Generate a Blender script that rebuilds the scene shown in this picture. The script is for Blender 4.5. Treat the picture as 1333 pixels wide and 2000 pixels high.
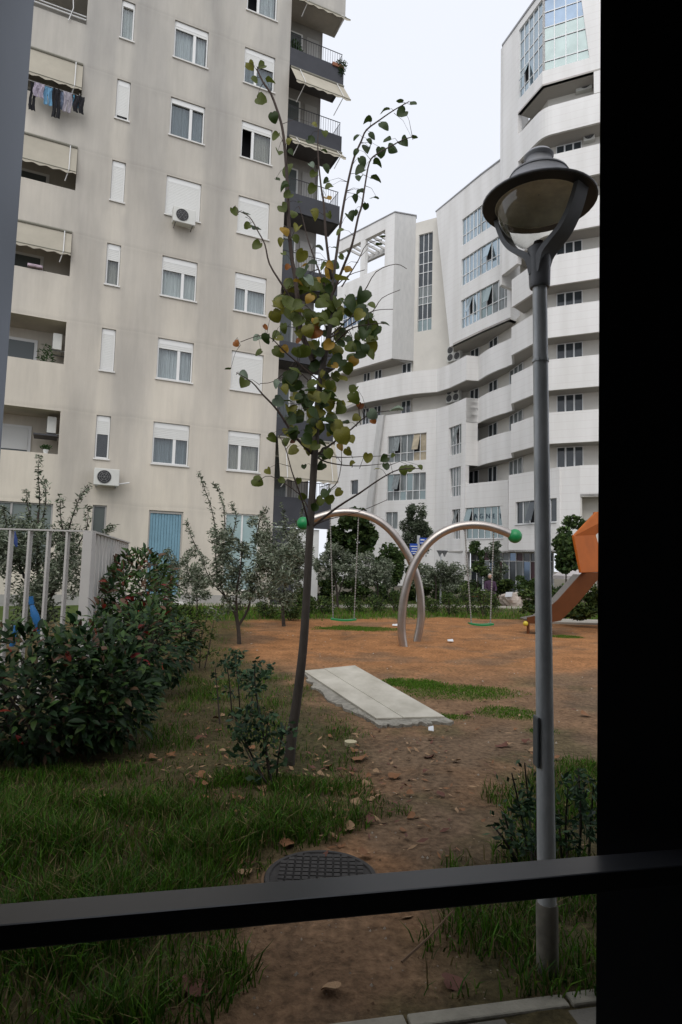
import bpy, bmesh, math, random
import numpy as np
from mathutils import Vector, noise
R = math.radians
random.seed(7); rng = np.random.default_rng(11)
for o in list(bpy.data.objects): bpy.data.objects.remove(o)
scn = bpy.context.scene
COL = scn.collection

# ------------------------------------------------------------------ camera
FPX, PITCH, ROLL, EYE = 1200.0, math.atan(100/1200.0), R(1.579), 1.6
cam = bpy.data.cameras.new('camera'); cam_o = bpy.data.objects.new('camera', cam); COL.objects.link(cam_o)
cam.sensor_fit = 'VERTICAL'; cam.sensor_height = 36.0; cam.lens = 36.0*FPX/2000.0
cam.clip_start = 0.02; cam.clip_end = 2000
fwd = Vector((0, math.cos(PITCH), math.sin(PITCH))); up0 = Vector((0, -math.sin(PITCH), math.cos(PITCH))); rt0 = Vector((1, 0, 0))
rt = rt0*math.cos(ROLL)+up0*math.sin(ROLL); upv = up0*math.cos(ROLL)-rt0*math.sin(ROLL)
# positive roll turns the picture clockwise: the camera itself turns the other way
from mathutils import Matrix
cam_o.matrix_world = Matrix(((rt.x, upv.x, -fwd.x, 0), (rt.y, upv.y, -fwd.y, 0), (rt.z, upv.z, -fwd.z, EYE), (0, 0, 0, 1)))
scn.camera = cam_o

# ------------------------------------------------------------------ sky, sun, exposure
world = bpy.data.worlds.new('World'); scn.world = world; world.use_nodes = True
wn = world.node_tree; wn.nodes.clear()
SUN_EL, SUN_AZ = R(50), R(190)          # azimuth clockwise from +Y (north)
sky = wn.nodes.new('ShaderNodeTexSky'); sky.sky_type = 'NISHITA'; sky.sun_disc = False
sky.sun_elevation = SUN_EL; sky.sun_rotation = SUN_AZ; sky.dust_density = 4; sky.air_density = 1.2
bg1 = wn.nodes.new('ShaderNodeBackground'); bg1.inputs[1].default_value = 0.05
wn.links.new(sky.outputs[0], bg1.inputs[0])
bg2 = wn.nodes.new('ShaderNodeBackground'); bg2.inputs[0].default_value = (0.775, 0.805, 0.875, 1); bg2.inputs[1].default_value = 1.30
mx = wn.nodes.new('ShaderNodeMixShader'); mx.inputs[0].default_value = 0.88   # closed cloud deck over the blue
wn.links.new(bg1.outputs[0], mx.inputs[1]); wn.links.new(bg2.outputs[0], mx.inputs[2])
wo = wn.nodes.new('ShaderNodeOutputWorld'); wn.links.new(mx.outputs[0], wo.inputs[0])
sun = bpy.data.lights.new('sun', 'SUN'); sun.energy = 1.5; sun.angle = R(50); sun.color = (1.0, 0.965, 0.92)
sun_o = bpy.data.objects.new('sun', sun); COL.objects.link(sun_o)
sd = Vector((math.sin(SUN_AZ)*math.cos(SUN_EL), math.cos(SUN_AZ)*math.cos(SUN_EL), math.sin(SUN_EL)))
sun_o.rotation_euler = sd.to_track_quat('Z', 'Y').to_euler()
scn.view_settings.view_transform = 'Standard'; scn.view_settings.look = 'None'
scn.view_settings.exposure = 0.0; scn.view_settings.gamma = 1.0
scn.view_settings.use_curve_mapping = False
scn.cycles.max_bounces = 6; scn.cycles.transparent_max_bounces = 12; scn.cycles.use_denoising = True

# ------------------------------------------------------------------ from photo pixels to places
def ray(px, py):
    xr = (px-666.5)/FPX; yr = (py-1000)/FPX; c, s = math.cos(ROLL), math.sin(ROLL)
    x = xr*c+yr*s; u = xr*s-yr*c
    return Vector((x, math.cos(PITCH)-u*math.sin(PITCH), math.sin(PITCH)+u*math.cos(PITCH)))
def atz(px, py, z):
    r = ray(px, py); return Vector((0, 0, EYE))+r*((z-EYE)/r.z)
def gnd(px, py): return atz(px, py, 0.0)
def at(px, py, Y):
    r = ray(px, py); return Vector((0, 0, EYE))+r*(Y/r.y)
def topx(P):
    X, Y, Z = P[0], P[1], P[2]-EYE
    d = Y*math.cos(PITCH)+Z*math.sin(PITCH); u = -Y*math.sin(PITCH)+Z*math.cos(PITCH)
    x, y = X/d, -u/d; c, s = math.cos(ROLL), math.sin(ROLL)
    return 666.5+FPX*(x*c-y*s), 1000+FPX*(x*s+y*c)

# ------------------------------------------------------------------ materials
def M(name, col, rough=0.8, var=0.0, col2=None, scale=3.0, stretch=(1, 1, 1), bump=0.0, bscale=60.0, metal=0.0, spec=0.4,
      island=0.0, transl=0.0, coat=0.0, emit=0.0):
    m = bpy.data.materials.new(name); m.use_nodes = True
    nt = m.node_tree; N = nt.nodes; L = nt.links
    b = N['Principled BSDF']; b.inputs['Roughness'].default_value = rough; b.inputs['Metallic'].default_value = metal
    b.inputs['Specular IOR Level'].default_value = spec if not island else min(spec, .16); b.inputs['Coat Weight'].default_value = coat
    c = (*col, 1); out = None
    tc = N.new('ShaderNodeTexCoord'); mp = N.new('ShaderNodeMapping'); mp.inputs['Scale'].default_value = stretch
    L.new(tc.outputs['Object'], mp.inputs[0])
    if var or col2:
        nz = N.new('ShaderNodeTexNoise'); nz.inputs['Scale'].default_value = scale; nz.inputs['Detail'].default_value = 6; nz.inputs['Roughness'].default_value = 0.62
        L.new(mp.outputs[0], nz.inputs[0])
        cr = N.new('ShaderNodeValToRGB'); cr.color_ramp.elements[0].position = 0.32; cr.color_ramp.elements[1].position = 0.68
        if col2: cr.color_ramp.elements[0].color = c; cr.color_ramp.elements[1].color = (*col2, 1)
        else:
            cr.color_ramp.elements[0].color = (*[v*(1-var) for v in col], 1); cr.color_ramp.elements[1].color = (*[min(1, v*(1+var)) for v in col], 1)
        L.new(nz.outputs[0], cr.inputs[0]); out = cr.outputs[0]
    if island:
        g = N.new('ShaderNodeNewGeometry'); h = N.new('ShaderNodeHueSaturation')
        mr = N.new('ShaderNodeMapRange'); mr.inputs[3].default_value = 1-island; mr.inputs[4].default_value = 1+island
        L.new(g.outputs['Random Per Island'], mr.inputs[0]); L.new(mr.outputs[0], h.inputs['Value'])
        m2 = N.new('ShaderNodeMath'); m2.operation = 'MULTIPLY'; m2.inputs[1].default_value = 7.13
        fr = N.new('ShaderNodeMath'); fr.operation = 'FRACT'
        mh = N.new('ShaderNodeMapRange'); mh.inputs[3].default_value = 0.485; mh.inputs[4].default_value = 0.512
        L.new(g.outputs['Random Per Island'], m2.inputs[0]); L.new(m2.outputs[0], fr.inputs[0]); L.new(fr.outputs[0], mh.inputs[0]); L.new(mh.outputs[0], h.inputs['Hue'])
        if out: L.new(out, h.inputs['Color'])
        else: h.inputs['Color'].default_value = c
        out = h.outputs[0]
    if out: L.new(out, b.inputs['Base Color'])
    else: b.inputs['Base Color'].default_value = c
    if bump:
        n2 = N.new('ShaderNodeTexNoise'); n2.inputs['Scale'].default_value = bscale; n2.inputs['Detail'].default_value = 4
        L.new(mp.outputs[0], n2.inputs[0])
        bp = N.new('ShaderNodeBump'); bp.inputs['Strength'].default_value = bump; bp.inputs['Distance'].default_value = 0.01
        L.new(n2.outputs[0], bp.inputs['Height']); L.new(bp.outputs[0], b.inputs['Normal'])
    if emit:
        b.inputs['Emission Color'].default_value = c; b.inputs['Emission Strength'].default_value = emit
    if transl:
        t = N.new('ShaderNodeBsdfTranslucent'); ms = N.new('ShaderNodeMixShader'); ms.inputs[0].default_value = transl
        if out: L.new(out, t.inputs[0])
        else: t.inputs[0].default_value = c
        L.new(b.outputs[0], ms.inputs[1]); L.new(t.outputs[0], ms.inputs[2]); L.new(ms.outputs[0], N['Material Output'].inputs[0])
    return m
def glass_mat(name, tint=(0.9, 0.95, 0.95), mixg=0.0):
    m = bpy.data.materials.new(name); m.use_nodes = True; nt = m.node_tree; N = nt.nodes; L = nt.links
    N.remove(N['Principled BSDF'])
    t = N.new('ShaderNodeBsdfTransparent'); t.inputs[0].default_value = (*tint, 1)
    g = N.new('ShaderNodeBsdfGlossy'); g.inputs['Roughness'].default_value = 0.02
    f = N.new('ShaderNodeLayerWeight'); f.inputs[0].default_value = 0.5
    pw = N.new('ShaderNodeMath'); pw.operation = 'POWER'; pw.inputs[1].default_value = 3.5; L.new(f.outputs['Facing'], pw.inputs[0])
    ad = N.new('ShaderNodeMath'); ad.operation = 'MULTIPLY_ADD'; ad.inputs[1].default_value = 0.75; ad.inputs[2].default_value = 0.045+mixg; L.new(pw.outputs[0], ad.inputs[0])
    ms = N.new('ShaderNodeMixShader'); L.new(ad.outputs[0], ms.inputs[0]); L.new(t.outputs[0], ms.inputs[1]); L.new(g.outputs[0], ms.inputs[2])
    L.new(ms.outputs[0], N['Material Output'].inputs[0]); return m

# ------------------------------------------------------------------ mesh helpers
class MB:
    def __init__(s): s.v = []; s.f = []; s.mi = []; s.k = 0
    def add(s, vs, fs, k=None):
        n = len(s.v); s.v += [tuple(x) for x in vs]; s.f += [tuple(i+n for i in f) for f in fs]; s.mi += [s.k if k is None else k]*len(fs)
        return s
    def quad(s, a, b, c, d): return s.add([a, b, c, d], [(0, 1, 2, 3)])
    def hexa(s, p):   # 8 points: bottom 4, top 4
        return s.add(p, [(3, 2, 1, 0), (4, 5, 6, 7), (0, 1, 5, 4), (1, 2, 6, 5), (2, 3, 7, 6), (3, 0, 4, 7)])
    def box(s, x0, x1, y0, y1, z0, z1):
        return s.hexa([(x0, y0, z0), (x1, y0, z0), (x1, y1, z0), (x0, y1, z0), (x0, y0, z1), (x1, y0, z1), (x1, y1, z1), (x0, y1, z1)])
    def prism(s, pts, z0, z1):   # plan polygon
        n = len(pts); vs = [(p[0], p[1], z0) for p in pts]+[(p[0], p[1], z1) for p in pts]
        fs = [tuple(range(n-1, -1, -1)), tuple(range(n, 2*n))]+[(i, (i+1) % n, n+(i+1) % n, n+i) for i in range(n)]
        return s.add(vs, fs)
    def tube(s, path, rad, n=8, cap=True):
        path = [Vector(p) for p in path]; m = len(path)
        rr = rad if isinstance(rad, (list, tuple)) else [rad]*m
        t0 = (path[1]-path[0]).normalized(); a = Vector((0, 0, 1)) if abs(t0.z) < 0.9 else Vector((1, 0, 0))
        u = t0.cross(a).normalized(); vs = []
        for i in range(m):
            t = (path[min(i+1, m-1)]-path[max(i-1, 0)]).normalized()
            u = (u-t*u.dot(t)).normalized(); w = t.cross(u)
            for j in range(n):
                an = 2*math.pi*j/n; vs.append(path[i]+(u*math.cos(an)+w*math.sin(an))*rr[i])
        fs = [(i*n+j, i*n+(j+1) % n, (i+1)*n+(j+1) % n, (i+1)*n+j) for i in range(m-1) for j in range(n)]
        if cap: fs += [tuple(range(n-1, -1, -1)), tuple((m-1)*n+j for j in range(n))]
        return s.add(vs, fs)
    def lathe(s, prof, c, n=24, cap=True):
        vs = [(c[0]+r*math.cos(2*math.pi*j/n), c[1]+r*math.sin(2*math.pi*j/n), c[2]+z) for r, z in prof for j in range(n)]
        m = len(prof); fs = [(i*n+j, i*n+(j+1) % n, (i+1)*n+(j+1) % n, (i+1)*n+j) for i in range(m-1) for j in range(n)]
        if cap: fs += [tuple(range(n-1, -1, -1)), tuple((m-1)*n+j for j in range(n))]
        return s.add(vs, fs)
    def ball(s, c, r, n=16, m=10, sc=(1, 1, 1)):
        prof = [(r*math.sin(math.pi*i/m), -r*math.cos(math.pi*i/m)) for i in range(m+1)]
        prof[0] = (r*0.02, -r); prof[-1] = (r*0.02, r)
        k = len(s.v); s.lathe(prof, (0, 0, 0), n)
        for i in range(k, len(s.v)): p = s.v[i]; s.v[i] = (c[0]+p[0]*sc[0], c[1]+p[1]*sc[1], c[2]+p[2]*sc[2])
        return s
    def build(s, name, mat, parent=None, smooth=False, bevel=0.0):
        me = bpy.data.meshes.new(name); me.from_pydata(s.v, [], s.f)
        mats = mat if isinstance(mat, (list, tuple)) else [mat]
        for m in mats: me.materials.append(m)
        if len(mats) > 1: me.polygons.foreach_set('material_index', s.mi)
        if smooth: me.polygons.foreach_set('use_smooth', [True]*len(me.polygons))
        me.update()
        o = bpy.data.objects.new(name, me); COL.objects.link(o)
        if parent is not None:
            o.parent = parent; o.matrix_parent_inverse = parent.matrix_basis.inverted()
        if bevel:
            b = o.modifiers.new('bevel', 'BEVEL'); b.width = bevel; b.segments = 2; b.limit_method = 'ANGLE'
        if smooth and not bevel:
            e = o.modifiers.new('es', 'EDGE_SPLIT'); e.split_angle = R(45)
        return o
def tag(o, label=None, cat=None, group=None, kind=None):
    if label: o['label'] = label
    if cat: o['category'] = cat
    if group: o['group'] = group
    if kind: o['kind'] = kind
    return o
def thing(name, label, cat, loc=(0, 0, 0), group=None):
    o = bpy.data.objects.new(name, None); o.empty_display_size = 0.1; o.location = loc; COL.objects.link(o)
    return tag(o, label, cat, group)
def inst(name, mesh, parent, mw, keep=None):
    o = bpy.data.objects.new(name, mesh); COL.objects.link(o)
    if parent is not None:
        o.parent = parent; o.matrix_parent_inverse = parent.matrix_basis.inverted()
    o.matrix_basis = mw; return o
def copy_tree(o, delta, parent=None):
    c = o.copy(); COL.objects.link(c)
    if parent is None: c.location = o.location+delta
    else: c.parent = parent; c.matrix_parent_inverse = o.matrix_parent_inverse
    for ch in o.children: copy_tree(ch, delta, c)
    return c
class Fr:      # a vertical plane: s along, o outwards, z up
    def __init__(s, A, B):
        s.A = Vector((A[0], A[1], 0)); d = Vector((B[0]-A[0], B[1]-A[1], 0)); s.len = d.length; s.u = d.normalized()
        n = Vector((-s.u.y, s.u.x, 0)); m = s.A+d*0.5
        s.n = n if n.dot(Vector((0, 0, 0))-m) > 0 else -n
    def p(s, a, o, z): q = s.A+s.u*a+s.n*o; return Vector((q.x, q.y, z))
    def hit(s, px, py, o=0.0):
        r = ray(px, py); q = s.A+s.n*o; t = q.dot(s.n)/r.dot(s.n); P = r*t
        return (P-q).dot(s.u), P.z+EYE
    def box(s, mb, a0, a1, o0, o1, z0, z1):
        P = s.p; return mb.hexa([P(a0, o1, z0), P(a1, o1, z0), P(a1, o0, z0), P(a0, o0, z0), P(a0, o1, z1), P(a1, o1, z1), P(a1, o0, z1), P(a0, o0, z1)])
def wall_open(mb, fr, s0, s1, z0, z1, ops, rev=0.15, o=0.0):
    ss = sorted({s0, s1, *[v for q in ops for v in q[:2] if s0 < v < s1]}); zz = sorted({z0, z1, *[v for q in ops for v in q[2:4] if z0 < v < z1]})
    for i in range(len(ss)-1):
        for j in range(len(zz)-1):
            a, b, c, d = ss[i], ss[i+1], zz[j], zz[j+1]; mxs, mz = (a+b)/2, (c+d)/2
            if any(q[0] < mxs < q[1] and q[2] < mz < q[3] for q in ops): continue
            mb.quad(fr.p(a, o, c), fr.p(b, o, c), fr.p(b, o, d), fr.p(a, o, d))
    for q in ops:
        a, b, c, d = q[:4]; P = fr.p; i = o-rev
        mb.quad(P(a, o, c), P(a, i, c), P(a, i, d), P(a, o, d)); mb.quad(P(b, o, c), P(b, o, d), P(b, i, d), P(b, i, c))
        mb.quad(P(a, o, d), P(a, i, d), P(b, i, d), P(b, o, d)); mb.quad(P(a, o, c), P(b, o, c), P(b, i, c), P(a, i, c))
def offset_path(pts, d):
    out = []
    for i, p in enumerate(pts):
        p = Vector(p[:2]); n = Vector((0, 0))
        for a, b in ((i-1, i), (i, i+1)):
            if a < 0 or b >= len(pts): continue
            e = (Vector(pts[b][:2])-Vector(pts[a][:2])).normalized(); n += Vector((e.y, -e.x))
        n.normalize(); out.append((p.x+n.x*d, p.y+n.y*d))
    return out
# ------------------------------------------------------------------ shared materials
def stucco(name):
    m = M(name, (0.54, 0.495, 0.425), 0.9, col2=(0.65, 0.60, 0.52), scale=0.28, stretch=(1, 1, 0.6), bump=0.25, bscale=35)
    nt = m.node_tree; N = nt.nodes; L = nt.links; b = N['Principled BSDF']
    src = b.inputs['Base Color'].links[0].from_socket
    tc = N.new('ShaderNodeTexCoord'); sp = N.new('ShaderNodeSeparateXYZ'); L.new(tc.outputs['Object'], sp.inputs[0])
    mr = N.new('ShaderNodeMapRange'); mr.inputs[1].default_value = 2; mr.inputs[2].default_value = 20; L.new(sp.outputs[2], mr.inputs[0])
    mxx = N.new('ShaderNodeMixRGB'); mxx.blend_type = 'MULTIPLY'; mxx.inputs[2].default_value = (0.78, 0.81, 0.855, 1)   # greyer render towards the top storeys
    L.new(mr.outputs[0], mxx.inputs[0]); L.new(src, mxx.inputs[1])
    mp = N.new('ShaderNodeMapping'); mp.inputs['Scale'].default_value = (0.9, 0.9, 0.22); L.new(tc.outputs['Object'], mp.inputs[0])
    nz = N.new('ShaderNodeTexNoise'); nz.inputs['Scale'].default_value = 0.9; nz.inputs['Detail'].default_value = 7; L.new(mp.outputs[0], nz.inputs[0])
    cr = N.new('ShaderNodeValToRGB'); cr.color_ramp.elements[0].position = 0.42; cr.color_ramp.elements[1].position = 0.7
    cr.color_ramp.elements[0].color = (1.05, 1.04, 1.02, 1); cr.color_ramp.elements[1].color = (0.84, 0.84, 0.845, 1); L.new(nz.outputs[0], cr.inputs[0])
    m3 = N.new('ShaderNodeMixRGB'); m3.blend_type = 'MULTIPLY'; m3.inputs[0].default_value = 1; L.new(mxx.outputs[0], m3.inputs[1]); L.new(cr.outputs[0], m3.inputs[2])
    # rain washed paler strips under the window columns, soot between them
    vd = N.new('ShaderNodeVectorMath'); vd.operation = 'DOT_PRODUCT'; vd.inputs[1].default_value = (math.cos(R(24.783)), math.sin(R(24.783)), 0); L.new(tc.outputs['Object'], vd.inputs[0])
    ms_ = N.new('ShaderNodeMapRange'); off = 24.03*math.sin(R(24.783)); ms_.inputs[1].default_value = -13+off; ms_.inputs[2].default_value = -2.5+off; L.new(vd.outputs['Value'], ms_.inputs[0])
    n4 = N.new('ShaderNodeTexNoise'); n4.inputs['Scale'].default_value = .8; n4.inputs['Detail'].default_value = 4; L.new(tc.outputs['Object'], n4.inputs[0])
    ad = N.new('ShaderNodeMath'); ad.operation = 'MULTIPLY_ADD'; ad.inputs[1].default_value = .05; L.new(n4.outputs[0], ad.inputs[0]); L.new(ms_.outputs[0], ad.inputs[2])
    rp_ = N.new('ShaderNodeValToRGB'); L.new(ad.outputs[0], rp_.inputs[0]); el = rp_.color_ramp.elements; LT, DK_, MD = (1.05, 1.045, 1.03, 1), (.87, .87, .875, 1), (.97, .97, .97, 1)
    el[0].position = 0; el[0].color = LT; el[1].position = 1; el[1].color = MD
    f_ = lambda s: (s+13)/10.5+.025
    for s_, c_ in ((-10.3, LT), (-10.0, DK_), (-9.25, DK_), (-9.05, LT), (-8.7, LT), (-8.5, DK_), (-7.5, MD), (-7.2, LT), (-6.05, LT), (-5.85, DK_), (-4.9, MD), (-4.55, LT), (-3.45, LT), (-3.2, MD)):
        e_ = el.new(min(.999, f_(s_))); e_.color = c_
    m5 = N.new('ShaderNodeMixRGB'); m5.blend_type = 'MULTIPLY'; m5.inputs[0].default_value = .8; L.new(m3.outputs[0], m5.inputs[1]); L.new(rp_.outputs[0], m5.inputs[2])
    # fine drip streaks and a sooty line at each floor slab
    m6p = N.new('ShaderNodeMapping'); m6p.inputs['Scale'].default_value = (3.2, 3.2, .3); L.new(tc.outputs['Object'], m6p.inputs[0])
    n6 = N.new('ShaderNodeTexNoise'); n6.inputs['Scale'].default_value = 1.6; n6.inputs['Detail'].default_value = 8; n6.inputs['Roughness'].default_value = .7; L.new(m6p.outputs[0], n6.inputs[0])
    r6 = N.new('ShaderNodeMapRange'); r6.inputs[1].default_value = .35; r6.inputs[2].default_value = .75; r6.inputs[3].default_value = 1.03; r6.inputs[4].default_value = .91; L.new(n6.outputs[0], r6.inputs[0])
    zf = N.new('ShaderNodeMath'); zf.operation = 'MULTIPLY_ADD'; zf.inputs[1].default_value = 1/3; zf.inputs[2].default_value = -1.15; L.new(sp.outputs[2], zf.inputs[0])
    zj = N.new('ShaderNodeMath'); zj.operation = 'MULTIPLY_ADD'; zj.inputs[1].default_value = .06; L.new(n4.outputs[0], zj.inputs[0]); L.new(zf.outputs[0], zj.inputs[2])
    ff = N.new('ShaderNodeMath'); ff.operation = 'FRACT'; L.new(zj.outputs[0], ff.inputs[0])
    rz_ = N.new('ShaderNodeValToRGB'); L.new(ff.outputs[0], rz_.inputs[0]); ez = rz_.color_ramp.elements; ez[0].position = 0; ez[0].color = (.9, .9, .9, 1); ez[1].position = 1; ez[1].color = (1, 1, 1, 1)
    for p_, v_ in ((.02, .93), (.05, 1.0), (.9, 1.0), (.97, .94)): e_ = ez.new(p_); e_.color = (v_, v_, v_, 1)
    m7 = N.new('ShaderNodeMixRGB'); m7.blend_type = 'MULTIPLY'; m7.inputs[0].default_value = .8; L.new(m5.outputs[0], m7.inputs[1]); L.new(rz_.outputs[0], m7.inputs[2])
    m8 = N.new('ShaderNodeVectorMath'); m8.operation = 'SCALE'; L.new(m7.outputs[0], m8.inputs[0]); L.new(r6.outputs[0], m8.inputs['Scale'])
    L.new(m8.outputs[0], b.inputs['Base Color']); return m
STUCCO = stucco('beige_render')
WHITEPVC = M('white_pvc', (0.74, 0.74, 0.72), 0.45)
SHUT = M('white_shutter', (0.68, 0.68, 0.65), 0.5)
SILL = M('pale_stone', (0.66, 0.65, 0.62), 0.7, var=0.06, scale=8)
CURT = M('curtain', (0.74, 0.74, 0.72), 0.95, var=0.35, scale=9, stretch=(3, 3, 0.06))
CURTS = [CURT, M('lace_curtain', (.80, .79, .74), .95, var=.2, scale=14, stretch=(3, 3, .1)), M('beige_curtain', (.55, .50, .42), .95, var=.3, scale=7, stretch=(3, 3, .06)), M('grey_curtain', (.34, .37, .38), .95, var=.35, scale=9, stretch=(3, 3, .06))]
DARKIN = M('dark_room', (0.012, 0.012, 0.014), 0.9)
GLASS = glass_mat('window_glass', (0.80, 0.83, 0.84), 0.02)
GREYP = M('slate_paint', (0.045, 0.047, 0.055), 0.75, var=0.12, scale=2)
AWN = M('beige_awning', (0.50, 0.46, 0.375), 0.9, var=0.08, scale=1.5, transl=0.2)
STEELW = M('white_steel', (0.7, 0.7, 0.69), 0.4)
RAILM = M('dark_railing', (0.05, 0.05, 0.055), 0.5)
ACW = M('ac_casing', (0.60, 0.60, 0.56), 0.45, var=0.05, scale=4)
ACD = M('ac_fan_black', (0.03, 0.03, 0.032), 0.6)
ACG = M('ac_grille', (0.22, 0.22, 0.215), 0.5)
SLAB = M('concrete_slab', (0.33, 0.32, 0.30), 0.9, var=0.1, scale=3)
SOIL_PLANT = M('balcony_plant', (0.035, 0.07, 0.022), 0.6, island=0.45, transl=0.2)
POT = M('clay_pot', (0.26, 0.11, 0.06), 0.8)
TEXT = {}

def leafcloud(name, mat, parent, clumps, L, W, droop=0.0, kind=None, seed=1, flat=0.35):
    """many small leaf blades through ellipsoid clumps (cx,cy,cz,rx,ry,rz,count)"""
    g = np.random.default_rng(seed); P = []
    for (cx, cy, cz, rx, ry, rz, n) in clumps:
        d = g.normal(size=(n, 3)); d /= np.linalg.norm(d, axis=1)[:, None]; r = g.random(n)**0.45
        P.append(np.array([cx, cy, cz])+d*r[:, None]*np.array([rx, ry, rz]))
    P = np.concatenate(P); n = len(P)
    a = g.normal(size=(n, 3)); a[:, 2] = a[:, 2]*0.7-droop; a /= np.linalg.norm(a, axis=1)[:, None]
    b = g.normal(size=(n, 3)); b[:, 2] += flat*0; b -= a*(a*b).sum(1)[:, None]; b /= np.linalg.norm(b, axis=1)[:, None]
    ln = (L*(0.65+0.7*g.random(n)))[:, None]; wd = (W*(0.7+0.6*g.random(n)))[:, None]
    V = np.stack([P-a*ln/2, P-a*ln*0.05+b*wd/2, P+a*ln/2, P-a*ln*0.05-b*wd/2], 1).reshape(-1, 3)
    me = bpy.data.meshes.new(name); me.from_pydata(V.tolist(), [], np.arange(4*n).reshape(-1, 4).tolist())
    mats = mat if isinstance(mat, (list, tuple)) else [mat]
    for m in mats: me.materials.append(m)
    if len(mats) > 1: me.polygons.foreach_set('material_index', g.integers(0, len(mats), n).astype(np.int32))
    me.update(); o = bpy.data.objects.new(name, me); COL.objects.link(o)
    if parent is not None: o.parent = parent; o.matrix_parent_inverse = parent.matrix_basis.inverted()
    if kind: o['kind'] = kind
    return o

# ------------------------------------------------------------------ apartment block on the left
YAW = R(24.783); LB_D = 24.03
lu = Vector((math.cos(YAW), math.sin(YAW), 0))
LF = Fr((-20*lu.x, LB_D-20*lu.y), (5*lu.x, LB_D+5*lu.y))
class LFrame(Fr):
    def __init__(s): s.A = Vector((0, LB_D, 0)); s.u = lu; s.n = Vector((math.sin(YAW), -math.cos(YAW), 0)); s.len = 1
LF = LFrame()
CA, CB, CC = (-9.09, -8.64), (-7.25, -6.005), (-4.61, -3.383)
ZS, ZH = 4.865, 6.324
apt = thing('apartment_building', 'tall beige rendered apartment block with white roller shutters and slate grey side balconies', 'building', LF.p(-6, 0, 0))
ops = []; wins = []
state = {('A', 1): (.46, 0), ('A', 2): (1, 0), ('A', 3): (.42, 1), ('A', 4): (1, 0), ('A', 5): (.93, 0), ('A', 6): (.2, 1), ('A', 7): (.4, 1),
         ('B', 1): (.40, 1), ('B', 2): (.26, 1), ('B', 3): (.36, 1), ('B', 4): (1, 0), ('B', 5): (.2, 1), ('B', 6): (.22, 1), ('B', 7): (.3, 1),
         ('C', 1): (.37, 1), ('C', 2): (1, 0), ('C', 3): (.42, 1), ('C', 4): (1, 0), ('C', 5): (.22, 2), ('C', 6): (.42, 1), ('C', 7): (.2, 2)}
for k in range(1, 8):
    for nm, c in (('A', CA), ('B', CB), ('C', CC)):
        ops.append((c[0], c[1], ZS+3*(k-1), ZH+3*(k-1))); wins.append((nm, k, c))
LOG = (-13.6, -10.19)
for k in range(1, 8): ops.append((LOG[0], LOG[1], 4.87+3*(k-1), 6.30+3*(k-1)))
GOPS = [(-7.24, -6.08, 0.12, 3.24), (-4.58, -3.3, 0.5, 3.3), (-9.04, -8.6, 2.0, 3.3), (-12.6, -10.22, 1.3, 3.25)]
mb = MB(); wall_open(mb, LF, -20, -2.79, -0.2, 27, [q for q in ops if q[0] != LOG[0]]+GOPS, 0.14) if False else None
mb = MB(); wall_open(mb, LF, -20, -2.79, -0.2, 27, ops+GOPS, 0.14)
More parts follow.
